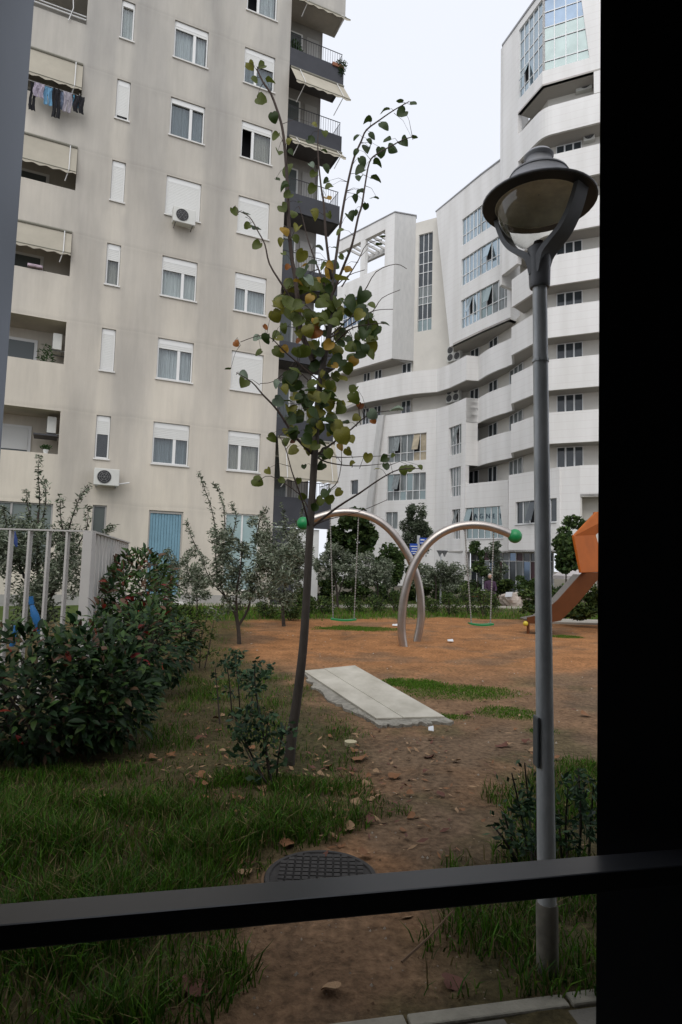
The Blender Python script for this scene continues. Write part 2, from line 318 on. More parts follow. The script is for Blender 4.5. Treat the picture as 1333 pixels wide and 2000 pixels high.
# end walls and the roof of the main volume
P = LF.p
mb.quad(P(-2.79, 0, -0.2), P(-2.79, -11, -0.2), P(-2.79, -11, 27), P(-2.79, 0, 27))
mb.quad(P(-20, 0, 27), P(-2.79, 0, 27), P(-2.79, -11, 27), P(-20, -11, 27))
mb.quad(P(-20, 0, -0.2), P(-20, 0, 27), P(-20, -11, 27), P(-20, -11, -0.2))
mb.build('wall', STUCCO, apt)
def shutter_mesh(mb, fr, a, b, z0, z1, o):
    n = max(1, int((z1-z0)/0.055)); h = (z1-z0)/n
    for i in range(n):
        zz = z0+i*h; fr.box(mb, a, b, o-0.02, o, zz+0.006, zz+h); mb.quad(fr.p(a, o-0.012, zz), fr.p(b, o-0.012, zz), fr.p(b, o-0.012, zz+h), fr.p(a, o-0.012, zz+h))
for nm, k, (a, b) in wins:
    z0, z1 = ZS+3*(k-1), ZH+3*(k-1); sh, mode = state[(nm, k)]
    f = MB(); w = 0.055; o0, o1 = -0.12, -0.06
    LF.box(f, a+.01, a+w, o0, o1, z0, z1-.01); LF.box(f, b-w, b-.01, o0, o1, z0, z1-.01); LF.box(f, a+w, b-w, o0, o1, z0, z0+w)
    box_h = 0.2; LF.box(f, a+w, b-w, o0+.01, o1+.012, z1-box_h, z1-.01)
    if nm != 'A':
        m_ = a+(b-a)*(0.60 if nm == 'B' else 0.38); LF.box(f, m_-.05, m_+.05, o0, o1-.004, z0+w, z1-box_h)
    fo = f.build('window', WHITEPVC, apt)
    s_ = MB(); LF.box(s_, a-.035, b+.035, -0.1, 0.05, z0-.05, z0); s_.build('sill', SILL, fo)
    zsh = z1-box_h-(z1-box_h-z0-w)*max(0, (sh-.15)/.85)
    if sh > 0.2:
        s_ = MB(); shutter_mesh(s_, LF, a+w, b-w, zsh, z1-box_h, -0.055); s_.build('shutter', SHUT, fo)
    if sh < 0.99:
        lim = [(a+w, b-w)] if nm == 'A' else [(a+w, m_-.05), (m_+.05, b-w)]
        for i, (p0, p1) in enumerate(lim):
            if mode == 2 and i == 0: continue       # sash standing open
            q = MB(); LF.box(q, p0, p1, -0.1, -0.092, z0+w, zsh); q.build('pane', GLASS, fo)
        if mode:
            q = MB(); x = a+w if mode == 1 else a+(b-a)*0.42; n = 26 if nm != 'A' else 10
            for i in range(n):
                t0, t1 = x+(b-w-x)*i/n, x+(b-w-x)*(i+1)/n; r0, r1 = -0.2+0.022*math.sin(i*2.1+k), -0.2+0.022*math.sin((i+1)*2.1+k)
                q.quad(LF.p(t0, r0, z0), LF.p(t1, r1, z0), LF.p(t1, r1, z1), LF.p(t0, r0, z1))
            q.build('curtain', CURTS[(k*5+ord(nm)*3) % 4], fo)
    q = MB(); LF.box(q, a-.02, b+.02, -0.6, -0.55, z0-.05, z1); LF.box(q, a-.05, a-.02, -.6, -.15, z0, z1); LF.box(q, b+.02, b+.05, -.6, -.15, z0, z1); LF.box(q, a-.02, b+.02, -.6, -.15, z1, z1+.03)
    q.build('room', DARKIN, fo)
# ground floor
BLUEP = M('blue_panel', (0.17, 0.31, 0.39), 0.5, var=0.08, scale=3)
AQUA = M('aqua_glass', (0.33, 0.44, 0.44), 0.15, var=0.1, scale=1.2, spec=0.6)
f = MB(); a, b, z0, z1 = GOPS[0]
LF.box(f, a, a+.05, -.14, -.05, z0, z1); LF.box(f, b-.05, b, -.14, -.05, z0, z1); LF.box(f, a+.05, b-.05, -.14, -.05, z1-.09, z1)
door = f.build('blue_door', M('pale_frame', (0.42, 0.40, 0.37), 0.6), apt)
for i in range(11):
    s0 = a+.05+(b-a-.1)*i/11; q = MB(); LF.box(q, s0+.006, s0+(b-a-.1)/11-.006, -.12, -.08-.012*(i % 2), z0, z1-.09); q.build('blue_strip', BLUEP, door)
q = MB(); LF.box(q, a+.05, b-.05, -.13, -.122, z0, z1-.09); q.build('backing', BLUEP, door)
q = MB(); LF.box(q, a-.1, b+.1, -.1, .35, -0.02, .12); q.build('doorstep', SILL, door)
for (a, b, z0, z1), mat_, nm in ((GOPS[1], AQUA, 'shop_window'), (GOPS[2], M('grey_glass', (0.10, 0.115, 0.11), 0.15), 'window'), (GOPS[3], M('grey_green_glass', (0.17, 0.20, 0.19), 0.2), 'window')):
    f = MB(); w = .05
    LF.box(f, a, a+w, -.13, -.06, z0, z1); LF.box(f, b-w, b, -.13, -.06, z0, z1); LF.box(f, a+w, b-w, -.13, -.06, z1-w, z1); LF.box(f, a+w, b-w, -.13, -.06, z0, z0+w)
    ms = [(a+b)/2] if b-a > 1 else []
    for m_ in ms: LF.box(f, m_-.03, m_+.03, -.13, -.062, z0+w, z1-w)
    fo = f.build(nm, M('alu_frame', (0.35, 0.34, 0.33), 0.5) if nm == 'window' else WHITEPVC, apt)
    e = [a+w]+ms+[b-w]
    for i in range(len(e)-1):
        q = MB(); LF.box(q, e[i]+(.03 if i else 0), e[i+1]-(.03 if i < len(e)-2 else 0), -.11, -.1, z0+w, z1-w); q.build('pane', mat_, fo)
q = MB(); LF.box(q, -20, -2.9, 0.002, 0.03, -.1, .35); q.build('plinth', SLAB, apt)
# street side loggias
for k in range(1, 8):
    zb, zt = 4.87+3*(k-1), 6.30+3*(k-1); a, b = LOG
    q = MB(); zf = zb-1.0
    q.quad(P(a, -1.4, zf), P(b, -1.4, zf), P(b, -1.4, zt+.1), P(a, -1.4, zt+.1)); q.quad(P(b, -.14, zf), P(b, -.14, zt), P(b, -1.4, zt), P(b, -1.4, zf))
    q.quad(P(a, -.14, zt), P(a, -1.4, zt), P(b, -1.4, zt), P(b, -.14, zt)); q.quad(P(a, -.14, zf), P(b, -.14, zf), P(b, -1.4, zf), P(a, -1.4, zf))
    q.quad(P(a, -.14, zf), P(a, -1.4, zf), P(a, -1.4, zt), P(a, -.14, zt)); q.quad(P(a, -.14, zf), P(a, -.14, zb), P(b, -.14, zb), P(b, -.14, zf))
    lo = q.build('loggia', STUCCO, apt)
    f = MB(); LF.box(f, -13.2, -11.05, -1.4, -1.34, zf, zt-.35); fo = f.build('balcony_door', WHITEPVC, lo)
    for i, (p0, p1) in enumerate(((-13.1, -12.2), (-12.1, -11.15))):
        q = MB(); LF.box(q, p0, p1, -1.345, -1.33, zf+.1, zt-.45); q.build('pane', [AQUA, M('balcony_glass', (0.10, 0.115, 0.115), 0.12)][1], fo)
    if k == 1:
        q = MB(); LF.box(q, -13.1, -11.15, -1.33, -1.31, zb+.25, zt-.42); q.build('shutter', SHUT, fo)
def awning(fr, a, b, ztop, zbot, out, o0=0.03, name='awning', val=0.12, arms=True, arm_at=(0.1, 0.84)):
    q = MB(); n = 14
    q.quad(fr.p(a, o0, ztop), fr.p(b, o0, ztop), fr.p(b, o0+out, zbot), fr.p(a, o0+out, zbot))
    m_ = int((b-a)/0.10)
    for i in range(m_):
        s0, s1 = a+(b-a)*i/m_, a+(b-a)*(i+1)/m_; d0 = val*(0.75+.25*math.sin(i*1.57)); d1 = val*(0.75+.25*math.sin((i+1)*1.57))
        q.quad(fr.p(s0, o0+out, zbot), fr.p(s1, o0+out, zbot), fr.p(s1, o0+out+.01, zbot-d1), fr.p(s0, o0+out+.01, zbot-d0))
    ao = q.build(name, AWN, apt)
    q = MB(); q.tube([fr.p(a, o0, ztop+.03), fr.p(b, o0, ztop+.03)], .05, 8); q.build('roller', M('awning_roller', (0.22, 0.21, 0.17), 0.6), ao)
    q = MB(); q.tube([fr.p(a, o0+out, zbot), fr.p(b, o0+out, zbot)], .018, 6); q.build('front_bar', M('awning_bar', (0.25, 0.24, 0.19), 0.6), ao)
    if arms:
        for t in arm_at:
            s0 = a+(b-a)*t; q = MB(); q.tube([fr.p(s0, o0+.06, ztop), fr.p(s0, o0+out+.03, zbot), fr.p(s0-.1, o0+.02, zbot-.32)], .016, 6); q.build('arm', STEELW, ao)
    return ao
for zt, zb, out in ((12.34, 11.58, .16), (15.33, 14.40, .18), (18.33, 17.36, .22)): awning(LF, -13.4, -10.2, zt, zb, out, arm_at=(0.42, .93))
q = MB(); q.tube([P(-13.5, .06, 19.98), P(-10.2, .06, 19.98)], .025, 6); q.tube([P(-13.5, .06, 20.1), P(-10.2, .06, 20.1)], .02, 6); q.build('drying_rail', STEELW, apt)
q = MB(); q.tube([P(-10.7, .1, 21.2), P(-10.62, .12, 20.2), P(-10.75, .05, 19.75)], .016, 6); q.build('awning_arm', STEELW, apt)
# slate grey corner balconies
for j in range(0, 8):
    z0 = 3.28+3*j; z1 = z0+0.76
    top = (j == 7)
    q = MB()
    LF.box(q, -2.785, -0.43, -0.12, 0.0, z0 if j else 2.9, z1 if not top else 27)
    LF.box(q, -0.55, -0.432, -1.1, -0.12, z0, z1 if not top else 27)
    po = q.build('balcony_parapet', STUCCO if top else GREYP, apt)
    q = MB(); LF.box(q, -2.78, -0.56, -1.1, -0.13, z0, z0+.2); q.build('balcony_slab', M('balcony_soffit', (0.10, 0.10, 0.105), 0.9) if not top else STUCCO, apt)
    if not top:
        q = MB(); zr = z1+.62
        for i in range(22):
            s_ = -2.72+2.22*i/21; q.tube([P(s_, -.06, z1), P(s_, -.06, zr)], .007, 4)
        for i in range(11):
            q.tube([P(-.49, -.12-.9*i/10, z1), P(-.49, -.12-.9*i/10, zr)], .007, 4)
        q.tube([P(-2.78, -.06, zr), P(-.49, -.06, zr), P(-.49, -1.05, zr)], .016, 6)
        q.build('railing', RAILM, apt)
    if j:
        zz = z0-3+.2
    # wall behind the balcony with a door and a shutter
    q = MB(); q.quad(P(-2.79, -1.1, z0), P(-1.0, -1.1, z0), P(-1.0, -1.1, z0+3), P(-2.79, -1.1, z0+3)); LF.box(q, -1.1, -0.98, -9, -1.1, z0, z0+3)
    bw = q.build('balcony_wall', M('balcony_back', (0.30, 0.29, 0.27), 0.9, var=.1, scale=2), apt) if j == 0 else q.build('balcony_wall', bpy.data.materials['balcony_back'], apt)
    f = MB(); LF.box(f, -2.6, -1.9, -1.1, -1.05, z0+.2, z0+2.5); fo = f.build('balcony_window', WHITEPVC, bw)
    q = MB(); LF.box(q, -2.53, -1.97, -1.05, -1.04, z0+.27, z0+2.43); q.build('pane', bpy.data.materials['balcony_glass'], fo)
    f = MB(); LF.box(f, -1.7, -1.15, -1.1, -1.06, z0+.2, z0+2.5); f.build('door_shutter', M('sheet_shutter', (0.38, 0.37, 0.35), 0.6) if j == 0 else bpy.data.materials['sheet_shutter'], bw)
awning(LF, -2.74, -0.40, 24.22, 23.80, .45, name='awning', arm_at=(.2, .88))
awning(LF, -2.74, -0.42, 21.17, 20.10, .74, name='awning', arm_at=(.16, .86))
awning(LF, -2.70, -0.42, 18.27, 17.85, .42, name='awning', arm_at=(.12, .9))
awning(LF, -2.72, -0.36, 6.26, 4.72, .42, name='awning', arm_at=(.12, .9))
q = MB(); LF.box(q, -2.785, -1.9, -1.05, .0, 0, 2.88); q.build('balcony_base', GREYP, apt)
q = MB(); LF.box(q, -1.88, -0.86, -1.05, -.1, 0, 2.86); q.build('white_base_wall', M('white_wall', (0.62, 0.62, 0.60), 0.85, var=.06), apt)

# air conditioners, washing and plants belong to nobody's wall
def ac_unit(fr, s0, z0, label, w=0.78, h=0.55, dp=0.3, o=0.12, fans=1, group=None, turn=False):
    t = thing('air_conditioner', label, 'air conditioner', fr.p(s0, o, z0), group)
    q = MB(); fr.box(q, s0, s0+w, o, o+dp, z0, z0+h); q.build('casing', ACW, t, bevel=.015)
    for i in range(fans):
        cx, cz, rr = (s0+w*.4, z0+h*.5, h*.4) if fans == 1 else (s0+w*.5, z0+h*(.27+.46*i), h*.21)
        m_ = 18; ring = [fr.p(cx+rr*math.cos(6.2832*j/m_), o+dp+.004, cz+rr*math.sin(6.2832*j/m_)) for j in range(m_)]
        q = MB(); q.add(ring, [tuple(range(m_))]); fo = q.build('fan', ACD, t)
        q = MB()
        for r_ in (.98, .72, .46):
            q.tube([fr.p(cx+rr*r_*math.cos(6.2832*j/m_), o+dp+.012, cz+rr*r_*math.sin(6.2832*j/m_)) for j in range(m_+1)], .006 if fans == 1 else .01, 4)
        for j in range(6): q.tube([fr.p(cx, o+dp+.014, cz), fr.p(cx+rr*math.cos(j*1.047), o+dp+.014, cz+rr*math.sin(j*1.047))], .006, 4)
        q.build('grille', ACG, fo)
    if o > 0.03:
        for s_ in (s0+.08, s0+w-.1):
            q = MB(); fr.box(q, s_, s_+.03, 0, o+dp, z0-.035, z0-.002); q.build('bracket', ACG, t)
    return t
ac_unit(LF, -7.02, 13.45, 'air conditioner under the closed middle shutter of the beige block', o=.15)
ac_unit(LF, -9.08, 3.93, 'air conditioner low on the beige wall with a drain pipe at its side', o=.15)
q = MB(); q.tube([LF.p(-8.3, .2, 4.02), LF.p(-7.95, .2, 4.1)], .025, 6); q.build('drain_pipe', STEELW, bpy.data.objects['air_conditioner.001'])
class LSide(Fr):
    def __init__(s): s.A = LF.p(-10.19, -.14, 0); s.u = -LF.n; s.n = -LF.u; s.len = 1
LS = LSide()
ac_unit(LS, .25, 8.45, 'air conditioner inside the second storey loggia above the leafy plant', w=.75, o=.1, dp=.28)
ac_unit(LS, .25, 5.62, 'air conditioner on a shelf inside the lowest loggia over the white pot', w=.75, o=.1, dp=.28)
q = MB(); LF.box(q, -10.95, -10.25, -1.1, -.25, 5.5, 5.55); tag(q.build('wall_shelf', RAILM), 'dark shelf under the air conditioner in the lowest loggia', 'shelf')
t = thing('potted_plant', 'small dark plant in a white pot on the lowest loggia ledge', 'plant', LF.p(-10.55, -.08, 4.87))
q = MB(); q.lathe([(.06, 0), (.09, .13)], LF.p(-10.55, -.08, 4.87), 12); q.build('pot', WHITEPVC, t)
c_ = LF.p(-10.55, -.08, 5.08); leafcloud('leaves', SOIL_PLANT, t, [(c_.x, c_.y, c_.z, .2, .15, .1, 90)], .09, .04, seed=3)
t = thing('potted_plant', 'leafy bamboo like plant standing in the second storey loggia', 'plant', LF.p(-10.75, -.4, 7.0))
c_ = LF.p(-10.75, -.35, 8.15); q = MB(); q.lathe([(.13, 0), (.17, .28)], LF.p(-10.75, -.35, 6.87), 12); q.build('pot', POT, t)
q = MB(); q.tube([LF.p(-10.75, -.35, 7.1), LF.p(-10.72, -.35, 8.3)], .012, 5); q.build('stem', SOIL_PLANT, t)
leafcloud('leaves', SOIL_PLANT, t, [(c_.x, c_.y, c_.z, .3, .25, .45, 170)], .16, .035, .4, seed=4)
t = thing('potted_plant', 'bushy green plant behind the railing of the topmost grey balcony', 'plant', LF.p(-2.5, -.4, 21.5))
c_ = LF.p(-2.45, -.3, 22.3); q = MB(); q.lathe([(.13, 0), (.18, .3)], LF.p(-2.45, -.3, 21.48), 12); q.build('pot', POT, t)
leafcloud('leaves', SOIL_PLANT, t, [(c_.x, c_.y, c_.z, .3, .22, .45, 260)], .13, .06, seed=5)
t = thing('potted_plant', 'trailing green plant over the outer corner of the topmost grey balcony', 'plant', LF.p(-.6, -.2, 21.9))
c_ = LF.p(-.55, 0.0, 22.0); q = MB(); LF.box(q, -.95, -.45, -.12, .06, 21.96, 22.1); q.build('planter', POT, t)
leafcloud('leaves', SOIL_PLANT, t, [(c_.x, c_.y, c_.z+.1, .3, .2, .25, 200), (c_.x, c_.y, c_.z-.2, .16, .12, .25, 80)], .1, .05, seed=6)
CLO = {n: M('cloth_'+n, c, .95, var=.15, scale=6) for n, c in dict(grey=(.30, .28, .31), blue=(.13, .28, .42), black=(.012, .012, .015), sky=(.10, .36, .55), lilac=(.33, .29, .35), slate=(.14, .17, .24)).items()}
lst = [('black', -11.72, .18, .95, 'black trousers hanging leftmost on the washing line'), ('lilac', -11.62, .3, .48, 'pale lilac top leftmost in front on the washing line'), ('blue', -11.32, .26, .62, 'light blue trousers on the washing line'),
       ('black', -11.05, .24, 1.0, 'long black trousers in the middle of the washing line'), ('slate', -10.98, .28, .62, 'slate blue shirt in the middle of the washing line'), ('grey', -10.72, .25, .7, 'pale grey trousers on the washing line'),
       ('sky', -10.44, .26, .4, 'bright blue shirt near the right end of the washing line'), ('black', -10.42, .32, .6, 'black cloth at the right end of the washing line')]
for i, (cn, s0, w_, h_, lab) in enumerate(lst):
    q = MB(); n = 6; o_ = .30+.05*(i % 2)
    for (x0, x1) in ((0, .46), (.54, 1)):
        rows = 5
        for r_ in range(rows):
            for j in range(3):
                def pt(jj, rr):
                    t_ = x0+(x1-x0)*jj/3; dz = rr/rows
                    if dz < .35: t_ = t_+(0.5-t_)*.12*(1-dz) if abs(t_-.5) < .06 else t_
                    return LF.p(s0+w_*t_+.02*math.sin(rr*1.3+i), o_+.025*math.sin(jj*2+rr+i*2), 16.98-h_*dz)
                q.quad(pt(j, r_), pt(j+1, r_), pt(j+1, r_+1), pt(j, r_+1))
    q.quad(LF.p(s0+w_*.4, o_, 16.98), LF.p(s0+w_*.6, o_, 16.98), LF.p(s0+w_*.6, o_, 16.98-h_*.4), LF.p(s0+w_*.4, o_, 16.98-h_*.4))
    g_ = q.build('hanging_garment', CLO[cn]); sol = g_.modifiers.new('s', 'SOLIDIFY'); sol.thickness = .012
    tag(g_, lab, 'clothes', 'washing hung out under an awning')
q = MB(); q.tube([LF.p(-13.2, .33, 17.0), LF.p(-10.2, .33, 17.0)], .008, 4)
for s_ in (-13.0, -11.9, -10.25): q.tube([LF.p(s_, .0, 17.0), LF.p(s_, .42, 17.0)], .012, 4)
tag(q.build('washing_line', STEELW), 'thin washing line rack under the third awning from below', 'washing line')
q = MB(); LF.box(q, -11.45, -11.0, -.1, .08, 10.92, 11.02); tag(q.build('folded_cloth', M('pink_cloth', (.42, .33, .38), .95, var=.3, scale=12), None, bevel=.03), 'folded pinkish cloth on the loggia parapet below the lowest awning', 'cloth')
# ------------------------------------------------------------------ white curved building
def clad(name, col, dark):
    m = M(name, col, 0.6, var=0.035, scale=0.6, stretch=(1, 1, .4))
    nt = m.node_tree; N = nt.nodes; L = nt.links; b = N['Principled BSDF']; src = b.inputs['Base Color'].links[0].from_socket
    tc = N.new('ShaderNodeTexCoord'); sp = N.new('ShaderNodeSeparateXYZ'); L.new(tc.outputs['Object'], sp.inputs[0])
    md = N.new('ShaderNodeMath'); md.operation = 'MULTIPLY'; md.inputs[1].default_value = 1/0.45; L.new(sp.outputs[2], md.inputs[0])
    fr = N.new('ShaderNodeMath'); fr.operation = 'FRACT'; L.new(md.outputs[0], fr.inputs[0])
    lt = N.new('ShaderNodeMath'); lt.operation = 'LESS_THAN'; lt.inputs[1].default_value = 0.055; L.new(fr.outputs[0], lt.inputs[0])
    mm = N.new('ShaderNodeMixRGB'); mm.inputs[2].default_value = (*dark, 1)
    fa = N.new('ShaderNodeMath'); fa.operation = 'MULTIPLY'; fa.inputs[1].default_value = 0.22; L.new(lt.outputs[0], fa.inputs[0])
    L.new(fa.outputs[0], mm.inputs[0]); L.new(src, mm.inputs[1])
    mp = N.new('ShaderNodeMapping'); mp.inputs['Scale'].default_value = (1.2, 1.2, .12); L.new(tc.outputs['Object'], mp.inputs[0])
    nz = N.new('ShaderNodeTexNoise'); nz.inputs['Scale'].default_value = 1.1; nz.inputs['Detail'].default_value = 6; L.new(mp.outputs[0], nz.inputs[0])
    cr = N.new('ShaderNodeValToRGB'); cr.color_ramp.elements[0].position = .4; cr.color_ramp.elements[1].position = .75; cr.color_ramp.elements[0].color = (1, 1, 1, 1); cr.color_ramp.elements[1].color = (.87, .865, .85, 1)
    L.new(nz.outputs[0], cr.inputs[0]); m3 = N.new('ShaderNodeMixRGB'); m3.blend_type = 'MULTIPLY'; m3.inputs[0].default_value = 1
    L.new(mm.outputs[0], m3.inputs[1]); L.new(cr.outputs[0], m3.inputs[2]); L.new(m3.outputs[0], b.inputs['Base Color']); return m
CLAD = clad('white_cladding', (0.78, 0.77, 0.75), (0.48, 0.39, 0.38))
ROUGHW = M('weathered_render', (0.50, 0.50, 0.49), 0.9, col2=(.58, .575, .56), scale=5, stretch=(1, 1, .25), bump=.3, bscale=20)
CREAM = M('cream_wall', (0.66, 0.635, 0.58), 0.85, var=.05, scale=1)
COP = M('roof_coping', (0.30, 0.30, 0.31), .6)
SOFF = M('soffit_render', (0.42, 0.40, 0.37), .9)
REFL = M('coated_glass', (0.34, 0.41, 0.45), 0.06, metal=0.75, var=.10, scale=.8)
TEAL = M('teal_glass', (0.235, 0.29, 0.29), 0.08, metal=0.5, var=.12, scale=1)
DKGL = M('dark_glass', (0.045, 0.055, 0.062), 0.08, var=.3, scale=1.5, spec=.6)
BLGL = M('blue_glass', (0.15, 0.20, 0.27), 0.06, metal=0.6, var=.12, scale=.8)
MIDGL = M('blind_glass', (0.16, 0.18, 0.18), 0.2, var=.45, scale=2.5, stretch=(3, 3, .3), spec=.6)
WARM = M('lit_room_glass', (0.40, 0.34, 0.24), 0.2, var=.3, scale=2)
TRIM = M('white_mullion', (0.78, 0.79, 0.79), .4)
wb = thing('office_building', 'white curved office building with wavy balconies and bands of blue glass', 'building', (9, 40, 0))
def glazing(fr, a, b, z0, z1, cols, rows, mats, o=0.0, name='window', t=0.05, skip=(), openp=(), bcut=None, dep=.1, parent=None, colsx=None, rowsz=None):
    xs = colsx or [a+(b-a)*i/cols for i in range(cols+1)]; zs = rowsz or [z0+(z1-z0)*j/rows for j in range(rows+1)]
    f = MB(); h = t/2
    for i, x in enumerate(xs): fr.box(f, x-h if i else x, x+h if i < len(xs)-1 else x, o-dep, o, z0, z1)
    for j, z in enumerate(zs): fr.box(f, xs[0], xs[-1], o-dep+.004, o-.004, z-h if j else z, z+h if j < len(zs)-1 else z)
    fo = f.build(name, TRIM, parent or wb); n = 0
    for i in range(len(xs)-1):
        for j in range(len(zs)-1):
            m_ = mats(i, j) if callable(mats) else mats; q = MB()
            if (i, j) in openp:     # top hung sash pushed open
                A_, B_ = fr.p(xs[i]+h, o, zs[j+1]-h), fr.p(xs[i+1]-h, o, zs[j+1]-h); w_ = .42
                C_, D_ = fr.p(xs[i+1]-h, o+w_, zs[j]+.12), fr.p(xs[i]+h, o+w_, zs[j]+.12)
                q.add([D_, C_, B_, A_, D_-fr.n*.03, C_-fr.n*.03, B_-fr.n*.03, A_-fr.n*.03], [(0, 1, 2, 3), (7, 6, 5, 4), (0, 4, 5, 1), (1, 5, 6, 2), (2, 6, 7, 3), (3, 7, 4, 0)])
                q.build('open_sash', m_, fo)
                q = MB(); fr.box(q, xs[i]+h, xs[i+1]-h, o-.09, o-.08, zs[j]+h, zs[j+1]-h); q.build('opening', DARKIN, fo); continue
            dz = random.uniform(-.008, .008)
            fr.box(q, xs[i]+h, xs[i+1]-h, o-.06+dz, o-.045+dz, zs[j]+h, zs[j+1]-h); q.build('pane', m_, fo)
    return fo
def solid(fr, a, b, z0, z1, name, mat=None, th=.3, ops=(), o=0.0, rev=.2):
    q = MB(); wall_open(q, fr, a, b, z0, z1, list(ops), rev, o)
    P_ = fr.p; q.quad(P_(a, o, z0), P_(a, o, z1), P_(a, o-th, z1), P_(a, o-th, z0)); q.quad(P_(b, o, z0), P_(b, o-th, z0), P_(b, o-th, z1), P_(b, o, z1))
    q.quad(P_(a, o, z1), P_(b, o, z1), P_(b, o-th, z1), P_(a, o-th, z1)); q.quad(P_(a, o, z0), P_(a, o-th, z0), P_(b, o-th, z0), P_(b, o, z0))
    return q.build(name, mat or CLAD, wb)
Rend, R0, K1, P2 = (22.0, 29.85), (14.35, 33.3), (11.4, 34.65), (10.42, 37.6)
WAVE = [(10.95, 39.25), (10.72, 39.8), (10.38, 40.45), (10.1, 41.1), (9.88, 41.7), (9.70, 42.4), (9.57, 43.1)]
BOXP = [(8.69, 42.95), (7.85, 45.07)]
LEFT = [(7.1, 46.2), (6.2, 46.55), (5.3, 46.95), (4.5, 47.5), (3.6, 48.3), (2.3, 49.4), (1.0, 50.6)]
def band(path, z0, z1, name='balcony_parapet', th=.16, mat=None):
    inn = offset_path(path, th); q = MB(); n = len(path)
    for i in range(n-1):
        a, b, c, d = path[i], path[i+1], inn[i+1], inn[i]
        q.quad((*a, z0), (*b, z0), (*b, z1), (*a, z1)); q.quad((*d, z1), (*c, z1), (*c, z0), (*d, z0))
        q.quad((*a, z1), (*b, z1), (*c, z1), (*d, z1)); q.quad((*d, z0), (*c, z0), (*b, z0), (*a, z0))
    for i in (0, n-1): a, d = path[i], inn[i]; q.quad((*a, z0), (*a, z1), (*d, z1), (*d, z0))
    return q.build(name, mat or CLAD, wb)
BACK = [(22.4, 31.1), (12.1, 35.75), (11.45, 39.3), (11.2, 41.0), (10.4, 44.0), (9.4, 46.0), (7.3, 47.7), (5.4, 48.7), (3.0, 50.8), (-1.0, 54.6)]
def floor_slab(path, back, z, t=.25, name='balcony_floor'):
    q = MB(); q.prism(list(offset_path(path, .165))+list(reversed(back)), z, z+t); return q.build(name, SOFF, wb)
def arc(a, k, b, n=5):   # soften a plan corner
    return [tuple((1-t)**2*Vector(a)+2*t*(1-t)*Vector(k)+t*t*Vector(b)) for t in [i/n for i in range(n+1)]]
CORN = [Rend, R0]+arc((11.9, 34.42), K1, (11.22, 35.2), 5)+[P2]
lev = {k: 7.4+3.1*i for i, k in enumerate('HGFEDCBA')}
PH = 1.8
for k in 'GFE':
    path = CORN+WAVE
    if k != 'G': path = path+BOXP[:1]
    if k == 'E': path = path+BOXP[1:]+LEFT
    band(path, lev[k]-PH, lev[k])
    floor_slab(path, BACK if k == 'E' else BACK[:6], lev[k]-PH+.03)
for k in 'DCBA':
    path = CORN
    band(path, lev[k]-PH, lev[k]); floor_slab(path, [(22.4, 31.1), (12.1, 35.75), (11.5, 38.6)], lev[k]-PH+.03)
# rear walls of the balconies
q = MB()
for i in range(len(BACK)-1):
    z1 = 31 if i < 2 else (18.2 if i < 7 else 18.2)
    q.quad((*BACK[i], 2.7), (*BACK[i+1], 2.7), (*BACK[i+1], z1), (*BACK[i], z1))
q.build('balcony_rear_wall', CREAM, wb)
# balcony windows (rear wall), from the photograph: px range, py of the head
def backseg(px):
    best = None
    for i in range(len(BACK)-1):
        fr = Fr(BACK[i], BACK[i+1]); s, z = fr.hit(px, 900)
        if -0.02 <= s <= fr.len+.02 and fr.p(s, 0, 0).y > 20: return fr
    return fr
def bwin(x0, x1, k, n=2, mat_=None):
    zt = lev[k]+1.31; zb = lev[k]-1.0
    fr = backseg((x0+x1)/2); a, _ = fr.hit(x0, 900); b, _ = fr.hit(x1, 900)
    if a > b: a, b = b, a
    glazing(fr, a, b, zb, zt, n, 1, mat_ or DKGL, o=.06, t=.09, dep=.12)
for k in 'HGFEDCB': 
    bwin(1088, 1140, k, 3, DKGL)
for k in 'HGFE': bwin(955, 972, k, 2); 
for k in 'HGF': bwin(996, 1022, k, 3, MIDGL)
for k in 'GFE': bwin(918, 935, k, 2)
bwin(917, 936, 'H', 2)
for k in 'EF':
    for x0, x1 in ((824, 846), (783, 801), (729, 743), (707, 720)): bwin(x0, x1, k, 2)
# lower body, left
LL = Fr((8.69, 42.95), (7.85, 45.07)); LM = Fr((7.1, 46.3), (2.9, 49.17)); LC = Fr((7.85, 45.07), (7.1, 46.3)); LW = Fr((2.9, 49.17), (-1.2, 53.9))
vops = [(.57, 2.44, 9.72, 11.85), (.6, 2.15, 6.65, 8.77), (.62, 1.7, 3.55, 5.7)]
solid(LL, 0, LL.len, 0, 13.6, 'facade', ops=[(q_[0], min(q_[1], LL.len-.03), q_[2], q_[3]) for q_ in vops])
solid(LC, 0.01, LC.len-.01, 0, 13.59, 'facade')
mops = [(.81, 4.25, 9.72, 11.85), (.81, 4.25, 6.65, 8.75), (3.2, 4.3, 4.4, 5.75)]
solid(LM, 0, LM.len, 0, 13.6, 'facade', ops=mops)
solid(LW, 0, LW.len, 0, 13.2, 'facade', ops=[(2.35, 3.3, 7.4, 8.6)])
glazing(LW, 2.35, 3.3, 7.4, 8.6, 1, 1, DKGL, o=-.12)
q = MB(); q.prism([(2.9, 49.17), (-1.2, 53.9), (-.6, 54.5), (3.3, 49.6)], 13.2, 13.22); q.build('coping', COP, wb)
glazing(LM, *mops[0], 6, 2, lambda i, j: WARM if i < 2 else MIDGL, o=-.1, openp=((1, 1), (4, 1)), rowsz=[9.72, 10.42, 11.85])
glazing(LM, *mops[1], 6, 2, lambda i, j: MIDGL if (i+j) % 3 else TEAL, o=-.1, openp=((4, 1),), rowsz=[6.65, 7.38, 8.75])
glazing(LM, *mops[2], 2, 1, MIDGL, o=-.1)
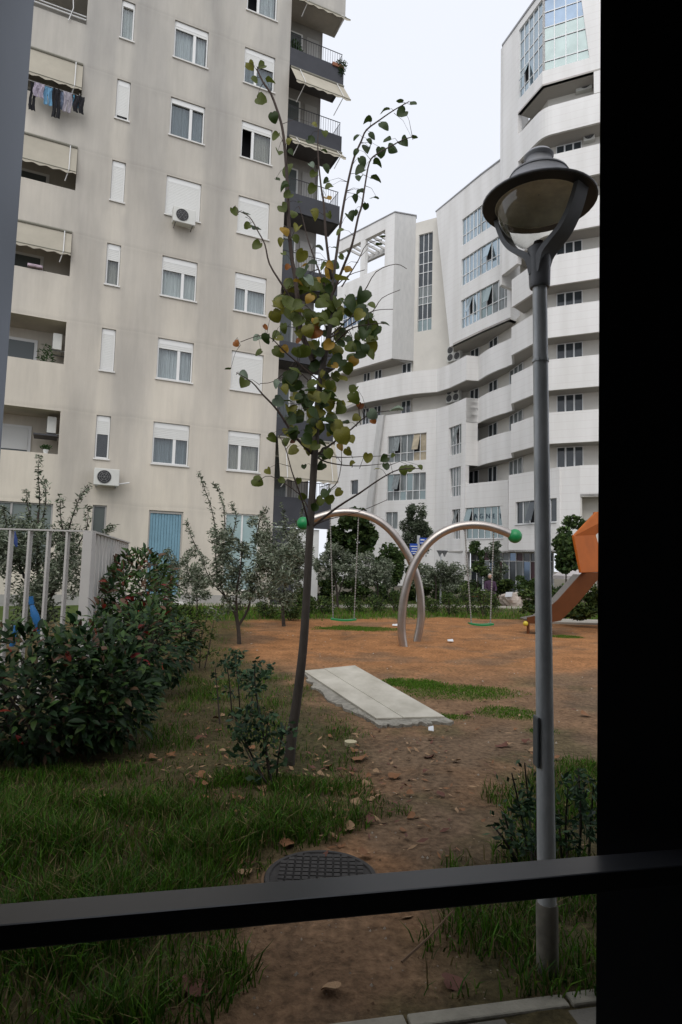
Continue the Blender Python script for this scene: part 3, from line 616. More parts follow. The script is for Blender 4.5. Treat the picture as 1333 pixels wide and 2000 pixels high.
for vi, q_ in enumerate(vops):
    b_ = min(q_[1], LL.len-.03)
    glazing(LL, q_[0], b_, q_[2], q_[3], 4 if vi < 2 else 3, 2, MIDGL, o=-.1, rowsz=[q_[2], q_[2]+.75, q_[3]], openp=((1, 1),) if vi != 1 else ())
    q = MB(); w_ = .25; q.add([LL.p(b_, -.02, q_[2]), LL.p(b_-w_, -.02, q_[2]), LL.p(b_, -.02, q_[3]), LL.p(b_, -.16, q_[2]), LL.p(b_-w_, -.16, q_[2]), LL.p(b_, -.16, q_[3])], [(0, 1, 2), (5, 4, 3), (1, 4, 5, 2), (0, 3, 4, 1)])
    q.build('slanted_jamb', CLAD, wb)
BR = Fr((8.69, 42.95), (9.57, 43.1)); solid(BR, .005, BR.len, 8.75, 13.59, 'facade')
# leaning fin
q = MB(); a, b = LM.p(5.05-.55, .28, 13.6), LM.p(5.05, .28, 13.6); c, d = LM.p(6.75-.5, .28, 0), LM.p(6.75, .28, 0); n_ = LM.n*.5
q.hexa([c, d, d-n_, c-n_, a, b, b-n_, a-n_]); q.build('leaning_pilaster', ROUGHW, wb)
# first storey wall under the H parapet
H1 = Fr((10.98, 40.23), (8.47, 43.3)); H2 = Fr((12.27, 34.78), (10.47, 38.25)); H3 = Fr((13.25, 33.9), (12.27, 34.78)); H4 = Fr((22, 29.9), (13.25, 33.9))
mg = (H1.len-3.6, H1.len-.42, 3.55, 5.7)
solid(H1, 0, H1.len, 2.6, 7.4, 'facade', ops=[mg])
H2o = (0.02, H2.len-.6, 4.3, 5.65)
solid(H2, -.2, H2.len, 2.6, 7.4, 'facade', ops=[(H2o[0], H2o[1], H2o[2], H2o[3])])
solid(H3, 0, H3.len-.22, 2.6, 7.39, 'facade')
solid(H4, 0, H4.len, 5.65, 7.4, 'balcony_parapet')
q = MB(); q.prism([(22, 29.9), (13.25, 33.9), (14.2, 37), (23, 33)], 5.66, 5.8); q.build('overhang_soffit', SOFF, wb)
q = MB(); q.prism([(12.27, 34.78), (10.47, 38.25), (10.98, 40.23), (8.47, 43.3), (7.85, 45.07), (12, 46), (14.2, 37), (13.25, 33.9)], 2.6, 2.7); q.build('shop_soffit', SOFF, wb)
q = MB(); q.prism([(14.2, 37), (23, 33), (23, 34), (14.4, 38)], 0, 5.7); q.prism([(13.35, 33.95), (12.8, 34.5), (14.2, 37.2), (14.6, 36.9)], 0, 5.66); q.build('recess_wall', CREAM, wb)
colsx = [mg[0]+(mg[1]-mg[0])*i/6 for i in range(7)]
glazing(H1, *mg, 6, 2, TEAL, o=-.1, rowsz=[3.55, 4.38, 5.7], openp=((5, 1),))
q = MB(); w_ = .28; a_ = mg[0]; q.add([H1.p(a_, -.02, 5.7), H1.p(a_+w_, -.02, 5.7), H1.p(a_, -.02, 3.55), H1.p(a_, -.17, 5.7), H1.p(a_+w_, -.17, 5.7), H1.p(a_, -.17, 3.55)], [(0, 1, 2), (5, 4, 3), (1, 4, 5, 2), (0, 3, 4, 1)]); q.build('slanted_jamb', CLAD, wb)
glazing(H2, H2o[0], H2o[1], H2o[2], H2o[3], 6, 1, lambda i, j: [DKGL, MIDGL, DKGL][i % 3], o=-.1, openp=((3, 0),))
for w_ in (mg, ): 
    q = MB(); H1.box(q, w_[0]-.03, w_[1]+.03, -.1, .05, w_[2]-.06, w_[2]); q.build('sill', TRIM, wb)
q = MB(); H2.box(q, H2o[0], H2o[1]+.03, -.1, .06, H2o[2]-.07, H2o[2]); q.build('sill', TRIM, wb)
# lettering in the window
def letters(txt, fr, px_list, py, h, mat_):
    for ch, px in zip(txt, px_list):
        if ch == ' ': continue
        cu = bpy.data.curves.new('letter', 'FONT'); cu.body = ch; cu.size = h*1.38; cu.align_x = 'CENTER'; cu.extrude = .006
        ob = bpy.data.objects.new('tmp', cu); COL.objects.link(ob); dg = bpy.context.evaluated_depsgraph_get()
        me = bpy.data.meshes.new_from_object(ob.evaluated_get(dg)); bpy.data.objects.remove(ob)
        me.materials.append(mat_); o = bpy.data.objects.new('letter', me); COL.objects.link(o)
        s, z = fr.hit(px, py, -.128); p_ = fr.p(s, -.128, z)
        ux = -fr.u if fr.u.x < 0 else fr.u
        o.matrix_world = Matrix(((ux.x, 0, fr.n.x, p_.x), (ux.y, 0, fr.n.y, p_.y), (0, 1, 0, p_.z), (0, 0, 0, 1)))
        mwm = o.matrix_world.copy(); o.parent = wb; o.matrix_parent_inverse = wb.matrix_basis.inverted(); o.matrix_basis = mwm
letters('MAGNET', H1, (914, 929, 940.5, 953.5, 965, 977.5), 1012.5, .34, M('navy_letters', (.012, .03, .06), .5))
# shop front
SH = Fr((13.2, 38.0), (9.2, 43.6)); q = MB(); q.prism([(8.0, 44.9), (7.9, 45.2), (9.3, 43.95), (9.1, 43.6)], 0, 2.62); q.build('shop_side_wall', CLAD, wb)
glazing(SH, 0.05, SH.len-.1, 0, 2.6, 12, 2, lambda i, j: [DKGL, BLGL, DKGL, MIDGL, M('red_display', (.10, .03, .04), .3) if 'red_display' not in bpy.data.materials else bpy.data.materials['red_display']][(i*2+j) % 5], o=0, name='shop_front', rowsz=[0, 2.05, 2.6])
q = MB(); c_ = atz(1054, 1079, 2.6); q.lathe([(.14, 0), (.14, 2.6)], (c_.x+.05, c_.y+.2, 0), 12); q.build('column', TRIM, wb)
# body with the three window bands
BA = Fr((6.9, 46.72), (9.38, 41.97)); BB = Fr((9.38, 41.97), (10.87, 39.45))
bz = [(18.95, 21.12), (22.2, 24.25), (25.3, 27.35)]
sA = (Vector((8.41, 43.81))-Vector((6.9, 46.72))).length
solid(BA, 2.0, BA.len, 18, 29.65, 'facade', ops=[(sA, BA.len, z0, z1) for z0, z1 in bz], th=.2)
q = MB(); q.add([BA.p(2.0, 0, 18), BA.p(2.0, 0, 29.65), BA.p(0, 0, 29.65), BA.p(2.0, -2, 18), BA.p(2.0, -2, 29.65), BA.p(0, -2, 29.65)], [(0, 1, 2), (5, 4, 3), (0, 2, 5, 3)]); q.build('facade', CLAD, wb)
solid(BB, 0, BB.len, 18, 29.65, 'facade', ops=[(0, BB.len-.03, *bz[0]), (0, BB.len-.28, *bz[1]), (0, BB.len-.5, *bz[2])], th=.2)
q = MB(); q.prism([(8.0, 44.6), (9.38, 41.97), (10.87, 39.45), (12.2, 40.5), (10.5, 45.5), (8.6, 47.2)], 18.0, 18.15); q.build('soffit', SOFF, wb)
for bi, (z0, z1) in enumerate(bz):
    rz = [z0, z0+.78, z1]
    glazing(BA, sA, BA.len-.01, z0, z1, 5, 2, lambda i, j: REFL, o=-.08, rowsz=rz, openp=((2, 1),) if bi == 0 else ())
    w_ = BB.len-.03-(0, .25, .47)[bi]
    glazing(BB, .01, w_, z0, z1, 5, 2, lambda i, j: (REFL if bi else (MIDGL if i > 1 else TEAL)), o=-.08, rowsz=rz, openp=((1, 1),))
    if bi:
        q = MB(); e = BB.len-.28 if bi == 1 else BB.len-.5
        q.add([BB.p(e, 0, z0), BB.p(e, 0, z1), BB.p(e-.32, 0, z1), BB.p(e, -.1, z0), BB.p(e, -.1, z1), BB.p(e-.32, -.1, z1)], [(0, 1, 2), (5, 4, 3), (0, 2, 5, 3)]); q.build('slanted_jamb', CLAD, wb)
q = MB(); q.prism([(6.85, 46.75), (9.33, 41.95), (10.85, 39.35), (12.5, 40.5), (9, 48)], 29.652, 29.75); q.build('coping', COP, wb)
q = MB(); q.prism([(10.87, 39.47), (12.6, 40.6), (12.4, 40.9), (10.7, 39.75)], 18, 29.6); q.build('facade', CLAD, wb)
# tall tower at the right
TA = Fr(K1, (10.06, 38.67)); TB = Fr(R0, K1); TBx = Fr(Rend, K1)
solid(TA, 2.5, TA.len, 20.6, 36.7, 'facade', th=.3)
solid(TA, 0, 2.5, 30.5, 36.7, 'facade', ops=[(0, 2.42, 31.45, 36.2)], th=.2)
solid(TBx, 0, TBx.len, 30.5, 36.7, 'facade', ops=[(TBx.len-2.62, TBx.len, 31.45, 36.2)], th=.2)
solid(TBx, 0, TBx.len-2.85, 20.0, 30.5, 'facade', th=.2, ops=[(TBx.len-9.0, TBx.len-3.9, z_, z_+1.3) for z_ in ()]) if False else None
q = MB(); TBx.box(q, TBx.len-8, TBx.len-2.85, -.35, .004, 29.15, 30.5); q.build('facade', CLAD, wb)
q = MB(); q.prism([K1, (10.6, 37.0), (11.9, 37.5), (20, 33), (19.5, 31.0), R0], 30.5, 30.6); q.build('soffit', SOFF, wb)
def tmat(i, j): return BLGL if j > 2 else (TEAL if j < 3 else REFL)
glazing(TA, .03, 2.42, 31.45, 36.2, 5, 5, lambda i, j: REFL, o=-.08, rowsz=[31.45, 32.1, 33.35, 34.15, 35.3, 36.2], openp=((3, 1),))
glazing(TBx, TBx.len-2.62, TBx.len-.03, 31.45, 36.2, 4, 5, tmat, o=-.08, rowsz=[31.45, 32.1, 33.45, 34.3, 35.3, 36.2])
q = MB(); q.add([TBx.p(TBx.len-2.62, 0, 31.45), TBx.p(TBx.len-2.62, 0, 36.2), TBx.p(TBx.len-2.1, 0, 36.2), TBx.p(TBx.len-2.62, -.12, 31.45), TBx.p(TBx.len-2.62, -.12, 36.2), TBx.p(TBx.len-2.1, -.12, 36.2)], [(0, 1, 2), (5, 4, 3), (0, 2, 5, 3)]); q.build('slanted_jamb', CLAD, wb)
q = MB(); q.prism([(10.0, 38.75), (11.36, 34.58), (22, 29.8), (23, 33), (12, 40)], 36.702, 36.85); q.build('coping', COP, wb)
q = MB(); q.prism([(10.06, 38.7), (12.2, 40.0), (12.0, 40.3), (10.0, 39.0)], 20, 36.69); q.build('facade', CLAD, wb)
# left block with the roof pergola
LK = (3.72, 47.85); LA = Fr(LK, (-2.0, 53.82)); LR = Fr(LK, (5.5, 48.3)); LS2 = Fr((5.5, 48.3), (7.05, 47.4))
solid(LA, 0, LA.len, 18, 26.0, 'facade', th=.3, ops=[(3.6, 5.9, 21.9, 24.4)])
glazing(LA, 3.6, 5.9, 21.9, 24.4, 4, 2, BLGL, o=-.1, rowsz=[21.9, 22.8, 24.4])
solid(LA, 0, 1.02, 26.002, 30.2, 'facade', th=.3); solid(LA, 1.02, 6.7, 29.15, 30.2, 'pergola_beam', th=.35)
q = MB(); LA.box(q, 3.29, 3.85, -.33, -.01, 26, 29.15); q.build('pergola_column', CLAD, wb)
q = MB(); LA.box(q, .3, 6.6, -3.2, -2.9, 29.2, 29.75); q.build('pergola_beam', ROUGHW, wb)
for i in range(9):
    s_ = 1.3+i*.6; q = MB(); LA.box(q, s_, s_+.1, -2.9, -.35, 29.5, 29.72); q.build('pergola_slat', CLAD, wb)
q = MB(); q.prism([LA.p(0, -.31, 0)[:2], LA.p(LA.len, -.31, 0)[:2], LA.p(LA.len, -6, 0)[:2], LA.p(0, -4, 0)[:2]], 18.01, 18.2); q.build('soffit', SOFF, wb)
solid(LR, .002, LR.len, 18, 30.19, 'facade', ROUGHW, th=.3)
so = (.28, 1.5, 20.35, 28.5)
solid(LS2, 0, LS2.len+2.4, 13, 29.6, 'facade', CREAM, th=.2, ops=[so])
glazing(LS2, *so, 3, 8, lambda i, j: TEAL if j == 0 else (MIDGL if j in (2, 3) else DKGL), o=-.1, t=.045, rowsz=[20.35, 21.35, 22.6, 23.2, 24.1, 25.25, 26.0, 27.0, 28.5][:9])
q = MB(); q.prism([LA.p(-.05, .05, 0)[:2], LA.p(6.75, .05, 0)[:2], LA.p(6.75, -.4, 0)[:2], (4.1, 48.5), (5.6, 48.7), (5.55, 48.25)], 30.2, 30.28); q.build('coping', COP, wb)
for nm, fr, px, py, lab in (('E', None, 890, 706, 'twin fan air conditioner at the left corner of the upper balcony box'), ('F', None, 888, 786, 'twin fan air conditioner at the left corner of the lower balcony box')):
    fr = Fr((9.1, 45.6), (8.0, 46.9)); s, z = fr.hit(px-6, py); t = ac_unit(fr, s-.35, z-.1, lab, w=.62, h=1.25, dp=.3, o=.02, fans=2)
    s, z = fr.hit(px+7, py-3); ac_unit(fr, s-.35, z-.1, lab.replace('at the left corner', 'second from the left corner'), w=.62, h=1.25, dp=.3, o=.02, fans=2)
fr = Fr((22.4, 31.1), (12.1, 35.75)); s, z = fr.hit(1152, 280); ac_unit(fr, s-.3, z, 'twin fan air conditioner on the second balcony from the top of the tower', w=.62, h=1.3, dp=.3, o=.02, fans=2)
s, z = fr.hit(1143, 182); ac_unit(fr, s-.4, z, 'air conditioner in the topmost recess of the white tower', w=.9, h=.75, dp=.3, o=.02)
for s_ in (.85, 1.25):
    pass
# ------------------------------------------------------------------ ground
def lerp_tab(tab, y):
    if y <= tab[0][0]: return tab[0][1]
    for (a, b), (c, d) in zip(tab, tab[1:]):
        if y <= c: return b+(d-b)*(y-a)/(c-a)
    return tab[-1][1]
LB = [(2.2, -.46), (2.7, -.41), (3.25, -.43), (3.54, -.2), (4.11, .40), (4.9, .35), (5.87, .5), (6.57, -.02), (8.48, -.45), (11.2, -1.73), (16.7, -2.3), (20, -2.6)]
RB = [(2.2, -.12), (2.95, .42), (3.44, .68), (3.91, .92), (5.07, 1.5), (5.8, 3.4), (30, 60)]
def sm(a, b, x): t = max(0, min(1, (x-a)/(b-a))); return t*t*(3-2*t)
def nzz(x, y, s, k=0.0): return noise.noise(Vector((x*s, y*s, k)))
def farline(x): return 16.9+.42*(x+2.2) if x < 4 else 19.4+.03*(x-4)
PATCH = [(gnd(900, 1352), .75, .55), (gnd(990, 1392), .38, .35), (gnd(800, 1335), .5, .35), (gnd(1060, 1430), .2, .18), (gnd(1150, 1500), .25, .25), (gnd(1105, 1243), .45, .35), (gnd(690, 1228), 1.1, .7), (gnd(870, 1400), .3, .2)]
def grassness(x, y):
    j = .35*nzz(x, y, 1.4, 3)+.16*nzz(x, y, 5, 8)
    gl = sm(.22, -.42, x-lerp_tab(LB, y)+j*(.8 if y < 6 else 1.2)); gr = sm(-.15, .35, x-lerp_tab(RB, y)+j*1.0)
    gf = sm(-.4, .5, y-farline(x)+j*1.5); gp = 0
    for c, rx, ry in PATCH: gp = max(gp, sm(1.15, .45, math.hypot((x-c.x)/rx, (y-c.y)/ry)+j*1.2))
    return gl, gr, gf, gp
def gz(x, y):
    return .028*nzz(x, y, .9)+.014*nzz(x, y, 3.1, 5)+.006*nzz(x, y, 11, 7)
def mixc(a, b, t): return tuple(p+(q-p)*t for p, q in zip(a, b))
ORANGE, BROWN, TURF, DRY, GREENS, BED = (.325, .152, .062), (.20, .122, .07), (.060, .055, .024), (.15, .105, .068), (.065, .095, .022), (.075, .066, .034)
rows = [1.9*(31/1.9)**(i/230) for i in range(231)]; NC = 190
V = []; C = []
for y in rows:
    hw = 1.0*y+3.2
    for j in range(NC+1):
        x = -hw+2*hw*j/NC; gl, gr, gf, gp = grassness(x, y)
        t = sm(7.2, 11.5, y+.9*nzz(x, y, .5)); c = mixc(BROWN, ORANGE, t)
        c = mixc(c, mixc(BROWN, ORANGE, .75), .55*sm(.5, .05, abs(x-.35)+abs(y-3.6)*.45+.2*nzz(x, y, 3)))
        c = mixc(c, DRY, .75*sm(.0, .4, nzz(x, y, .8, 9)+.4*nzz(x, y, 3.3, 2))*(1-.25*t)); c = mixc(c, (.09, .085, .035), .45*sm(.1, .45, nzz(x, y, 1.7, 21)+.3*nzz(x, y, 6, 4))*(1-t))
        c = mixc(c, TURF, max(gl*.85, gr*.85)); c = mixc(c, GREENS, max(gf, gp*.55)); c = mixc(c, BED, .8*sm(19.6, 21, y))
        V.append((x, y, gz(x, y))); C.append((*c, 1))
F_ = [(i*(NC+1)+j, i*(NC+1)+j+1, (i+1)*(NC+1)+j+1, (i+1)*(NC+1)+j) for i in range(len(rows)-1) for j in range(NC)]
def ground_mat():
    m = bpy.data.materials.new('earth'); m.use_nodes = True; nt = m.node_tree; N = nt.nodes; L = nt.links; b = N['Principled BSDF']
    b.inputs['Roughness'].default_value = .95; b.inputs['Specular IOR Level'].default_value = .15
    at_ = N.new('ShaderNodeAttribute'); at_.attribute_name = 'soil'
    tc = N.new('ShaderNodeTexCoord')
    def nz(sc, d, lo, hi, p0=.3, p1=.7):
        n = N.new('ShaderNodeTexNoise'); n.inputs['Scale'].default_value = sc; n.inputs['Detail'].default_value = d; n.inputs['Roughness'].default_value = .65; L.new(tc.outputs['Object'], n.inputs[0])
        r = N.new('ShaderNodeMapRange'); r.inputs[1].default_value = p0; r.inputs[2].default_value = p1; r.inputs[3].default_value = lo; r.inputs[4].default_value = hi; L.new(n.outputs[0], r.inputs[0]); return r.outputs[0], n
    a1, _ = nz(2.2, 8, .66, 1.3); a2, n2 = nz(22, 7, .48, 1.42)
    mu = N.new('ShaderNodeMath'); mu.operation = 'MULTIPLY'; L.new(a1, mu.inputs[0]); L.new(a2, mu.inputs[1])
    vm = N.new('ShaderNodeVectorMath'); vm.operation = 'SCALE'; L.new(at_.outputs['Color'], vm.inputs[0]); L.new(mu.outputs[0], vm.inputs['Scale'])
    vo = N.new('ShaderNodeTexVoronoi'); vo.inputs['Scale'].default_value = 34; L.new(tc.outputs['Object'], vo.inputs['Vector'])
    lt = N.new('ShaderNodeMapRange'); lt.inputs[1].default_value = .10; lt.inputs[2].default_value = .17; lt.inputs[3].default_value = 1; lt.inputs[4].default_value = 0; L.new(vo.outputs['Distance'], lt.inputs[0])
    sx = N.new('ShaderNodeSeparateXYZ'); L.new(vo.outputs['Color'], sx.inputs[0]); gt = N.new('ShaderNodeMath'); gt.operation = 'GREATER_THAN'; gt.inputs[1].default_value = .8; L.new(sx.outputs[0], gt.inputs[0])
    mm = N.new('ShaderNodeMath'); mm.operation = 'MULTIPLY'; L.new(lt.outputs[0], mm.inputs[0]); L.new(gt.outputs[0], mm.inputs[1])
    mc = N.new('ShaderNodeMixRGB'); L.new(mm.outputs[0], mc.inputs[0]); L.new(vm.outputs[0], mc.inputs[1]); mc.inputs[2].default_value = (.27, .22, .17, 1)     # small chips of stone
    L.new(mc.outputs[0], b.inputs['Base Color'])
    bp = N.new('ShaderNodeBump'); bp.inputs['Strength'].default_value = 1.0; bp.inputs['Distance'].default_value = .024; L.new(n2.outputs[0], bp.inputs['Height'])
    b2 = N.new('ShaderNodeBump'); b2.inputs['Strength'].default_value = .5; b2.inputs['Distance'].default_value = .012; L.new(mm.outputs[0], b2.inputs['Height']); L.new(bp.outputs[0], b2.inputs['Normal']); L.new(b2.outputs[0], b.inputs['Normal'])
    return m
me = bpy.data.meshes.new('ground'); me.from_pydata(V, [], F_)
ca = me.color_attributes.new('soil', 'FLOAT_COLOR', 'POINT'); ca.data.foreach_set('color', [v for c in C for v in c])
me.polygons.foreach_set('use_smooth', [True]*len(me.polygons)); EARTH = ground_mat(); me.materials.append(EARTH)
go = bpy.data.objects.new('ground', me); COL.objects.link(go); tag(go, 'orange brown earth of the playground and the worn dirt path', 'ground', kind='structure')
q = MB(); q.box(-400, 400, -40, 400, -1.2, -.12); tag(q.build('terrain', M('far_earth', (.10, .085, .055), .95, var=.2, scale=.2)), 'flat ground stretching away behind the buildings', 'ground', kind='structure')
# pale paths behind the playground
q = MB(); q.prism([(-6, 21.0), (-1, 21.6), (4, 24.2), (8.5, 24.4), (8.5, 25.3), (3.6, 25.2), (-1.4, 22.5), (-6, 22.0)], -.1, .045); tag(q.build('garden_path', M('pale_paving', (.36, .33, .28), .9, var=.1, scale=2)), 'pale garden path winding behind the swings', 'path', kind='structure')
q = MB(); q.prism([(6.2, 18.3), (14, 18.0), (14, 19.5), (6.6, 19.6)], -.1, .05); tag(q.build('side_path', bpy.data.materials['pale_paving']), 'pale paved path behind the slide', 'path', kind='structure')
# kerb and pavers outside the window
KA, KB = Vector((-2.2, 1.80, 0)), Vector((3.2, 2.94, 0)); ku = (KB-KA).normalized(); kn = Vector((ku.y, -ku.x, 0))
KERB = M('kerb_concrete', (.27, .25, .20), .9, var=.16, scale=9, bump=.5, bscale=50); PAV = M('paver_concrete', (.13, .12, .10), .9, var=.2, scale=5, bump=.4, bscale=60)
pv = thing('pavement', 'strip of concrete pavers under the window', 'pavement', (0, 1.9, 0)); pv['kind'] = 'structure'
n = 0; s = 0.05; L_ = (KB-KA).length
while s < L_-.3:
    ln = .62; q = MB(); a = KA+ku*(s+.006); b = KA+ku*(s+ln-.006); dz = random.uniform(-.004, .004)
    q.hexa([(*(a+kn*.066)[:2], -.1), (*(b+kn*.066)[:2], -.1), (*b[:2], -.1), (*a[:2], -.1), (*(a+kn*.064)[:2], .014+dz), (*(b+kn*.064)[:2], .014+dz), (*b[:2], .014+dz), (*a[:2], .014+dz)]); q.build('kerb_stone', KERB, pv, bevel=.008); s += ln
pm = None
for r_ in range(9):
    s = -.1*(r_ % 2)
    while s < L_-.2:
        a = KA+ku*(s+.004)+kn*(.072+.12*r_); b = KA+ku*(s+.236)+kn*(.072+.12*r_); dz = random.uniform(-.004, .003)
        if 1.3 < s < 4.2:
            if pm is None:
                q = MB(); w_ = Vector((ku.x, ku.y, 0))*.232; d_ = kn*.114
                q.hexa([d_+Vector((0, 0, -.06)), w_+d_+Vector((0, 0, -.06)), w_+Vector((0, 0, -.06)), Vector((0, 0, -.06)), d_, w_+d_, w_, Vector((0, 0, 0))]); po = q.build('paver', PAV, pv, bevel=.006)
                pm = po.data; po.matrix_parent_inverse = pv.matrix_basis.inverted(); po.location = (a.x, a.y, .004+dz); continue
            o = inst('paver', pm, pv, Matrix.Translation((a.x, a.y, .004+dz))); bv = o.modifiers.new('bevel', 'BEVEL'); bv.width = .006; bv.segments = 2
        s += .24
    # sand bed
q = MB(); a, b = KA+kn*.09, KB+kn*.09; c, d = KB+kn*1.4, KA+kn*1.4; q.quad((*a[:2], -.01), (*b[:2], -.01), (*c[:2], -.01), (*d[:2], -.01)); q.build('sand_bed', M('joint_sand', (.10, .085, .06), .95, var=.2, scale=20), pv)
def smoothpath(pts, n=6):
    pts = [Vector(p) for p in pts]; out = []
    for i in range(len(pts)-1):
        p0, p1, p2, p3 = pts[max(i-1, 0)], pts[i], pts[i+1], pts[min(i+2, len(pts)-1)]
        for k in range(n):
            t = k/n; out.append(.5*((2*p1)+(p2-p0)*t+(2*p0-5*p1+4*p2-p3)*t*t+(3*p1-p0-3*p2+p3)*t**3))
    return out+[pts[-1]]
# ------------------------------------------------------------------ window of the camera's own building
BLK = M('black_frame', (.075, .08, .09), .4, spec=.5); RAILT = M('rail_black', (.034, .036, .041), .33, spec=.6)
REV = M('dark_steel_reveal', (.15, .16, .175), .28, metal=.85, var=.12, scale=1.2, stretch=(1, 1, .5))
wf = thing('window_frame', 'black metal window frame with a post at the right and a low rail in the foreground', 'window frame', (0, 1.3, 0))
RA, RBp = Vector((-.90, 1.145, 0)), Vector((1.25, 1.605, 0)); ru = (RBp-RA).normalized(); rn = Vector((ru.y, -ru.x, 0))
q = MB(); a, b = RA, RBp; w_ = rn*.076
q.hexa([(*(a+w_)[:2], .906), (*(b+w_)[:2], .906), (*b[:2], .906), (*a[:2], .906), (*(a+w_)[:2], .95), (*(b+w_)[:2], .95), (*b[:2], .95), (*a[:2], .95)]); q.build('rail', RAILT, wf, bevel=.004)
q = MB(); e0, e1 = Vector((.640, 1.56, .4)), Vector((.681, 1.56, 3.9)); dx = Vector((.55, .117, 0)); dy = Vector((.055, .1, 0))
q.hexa([e0, e0+dx, e0+dx+dy, e0+dy, e1, e1+dx, e1+dx+dy, e1+dy]); q.build('post', BLK, wf)
q = MB(); a, b = Vector((-.672, 1.195, 0)), Vector((-.86, .40, 0)); t_ = Vector((-.06, .014, 0))
q.hexa([(*b[:2], 0), (*a[:2], 0), (*(a+t_)[:2], 0), (*(b+t_)[:2], 0), (*b[:2], 3.88), (*a[:2], 3.88), (*(a+t_)[:2], 3.88), (*(b+t_)[:2], 3.88)]); q.build('side_reveal', REV, wf)
own = thing('own_building', 'dark low building around the window with an unseen roof slab added to shade the foreground', 'building', (0, -3, 0))
DW = M('dark_interior', (.22, .22, .22), .9); OUT = M('dark_facade', (.12, .12, .12), .9)
def rp(s, o, z): p = Vector((0, 1.36, 0))+ru*s-rn*o; return (p.x, p.y, z)
def rbox(q, s0, s1, o0, o1, z0, z1): return q.hexa([rp(s0, o0, z0), rp(s1, o0, z0), rp(s1, o1, z0), rp(s0, o1, z0), rp(s0, o0, z1), rp(s1, o0, z1), rp(s1, o1, z1), rp(s0, o1, z1)])
q = MB(); rbox(q, -14, -.80, -.02, .2, 0, 4.0); rbox(q, 1.12, 14, .1, .35, 0, 4.0); rbox(q, -.8, 1.12, -.02, .2, 3.9, 4.0); q.build('front_wall', OUT, own)
q = MB(); rbox(q, -3, 3, -6, -5.9, 0, 3.9); rbox(q, -3.1, -3, -6, -.03, 0, 3.9); rbox(q, 3, 3.1, -6, -.03, 0, 3.9); rbox(q, -3, 3, -5.9, -.03, -.05, 0); rbox(q, -3.1, 3.1, -6, -.03, 3.9, 4.0); q.build('room', DW, own)
q = MB(); rbox(q, -14, 14, -9, .35, 4.02, 4.3); q.build('added_shade_slab', OUT, own)  # out of view; its overhang is added to darken the near ground
# ------------------------------------------------------------------ street lamp
LAMPG = M('lamp_grey_paint', (.20, .204, .212), .5, var=.15, scale=6, spec=.4); LAMPL = M('lamp_hood_paint', (.42, .425, .445), .5, var=.1, scale=8)
GALV = M('galvanised_steel', (.40, .42, .425), .45, metal=.25, col2=(.62, .635, .635), scale=14, stretch=(1, 1, .35), bump=.1, bscale=30)
REFW = M('lamp_reflector', (.82, .77, .64), .55, var=.25, scale=9)
def bowl_mat():
    m = glass_mat('lamp_bowl', (.97, .97, .95), .03); return m
BOWL = bowl_mat()
lp = thing('street_lamp', 'grey street lamp with a bell hood and clear bowl on a galvanised post', 'street lamp', (.867, 2.57, 0))
bx, tx, ly = .867, .829, 2.57
def lx(z): return bx+(tx-bx)*z/3.2
q = MB(); q.tube([(lx(z), ly, z) for z in (.0, .3, 1.2, 2.5, 2.83)], [.0385, .037, .0345, .0315, .0305], 12); q.build('pole', GALV, lp, smooth=True)
q = MB(); q.tube([(lx(z), ly, z) for z in (.0, .26, .275)], [.0435, .0435, .0405], 12); q.build('base_sleeve', M('cement_sleeve', (.17, .155, .125), .9, var=.25, scale=12), lp, smooth=True)
q = MB(); q.tube([(lx(z), ly, z) for z in (2.482, 2.494)], [.0355, .0355], 12); q.build('joint_ring', GALV, lp)
q = MB(); q.box(lx(.9)-.041, lx(.9)-.03, ly-.03, ly+.03, .80, 1.0); q.build('inspection_door', M('door_plate', (.10, .11, .115), .5), lp, bevel=.006)
cx, cy = tx, ly
q = MB(); q.tube([(lx(z), ly, z) for z in (2.812, 2.818, 2.83, 2.99)], [.040, .043, .044, .049], 24); q.build('collar', LAMPG, lp, smooth=True)
for sg in (1, -1):
    ang = R(-50); dx_, dy_ = math.cos(ang)*sg, math.sin(ang)*sg; tx_, ty_ = -dy_, dx_
    kp = [(.008, 2.87), (.030, 2.945), (.072, 2.985), (.118, 3.022), (.156, 3.075), (.182, 3.135), (.199, 3.19)]; q = MB(); tt = np.linspace(0, 6, 25); sp3 = smoothpath([(r_, 0, z_) for r_, z_ in kp], 4); path = [(v.x, v.z) for v in sp3]; wd = list(np.interp(tt, range(7), [.040, .044, .044, .043, .042, .041, .040])); th = list(np.interp(tt, range(7), [.016, .014, .012, .011, .010, .010, .010])); NP = 24
    vs = []
    for i, (r_, z_) in enumerate(path):
        nx = (path[min(i+1, NP)][0]-path[max(i-1, 0)][0], path[min(i+1, NP)][1]-path[max(i-1, 0)][1]); l_ = math.hypot(*nx); nr, nz_ = nx[1]/l_, -nx[0]/l_
        for su, sv in ((-1, -1), (1, -1), (1, 1), (-1, 1)):
            rr = r_+nr*th[i]*sv; zz = z_+nz_*th[i]*sv; vs.append((cx+dx_*rr+tx_*wd[i]*su, cy+dy_*rr+ty_*wd[i]*su, zz))
    fs = [(i*4+j, i*4+(j+1) % 4, (i+1)*4+(j+1) % 4, (i+1)*4+j) for i in range(NP) for j in range(4)]+[(3, 2, 1, 0), (96, 97, 98, 99)]
    q.add(vs, fs); q.build('arm', LAMPG, lp, smooth=True)
ZR = 3.192
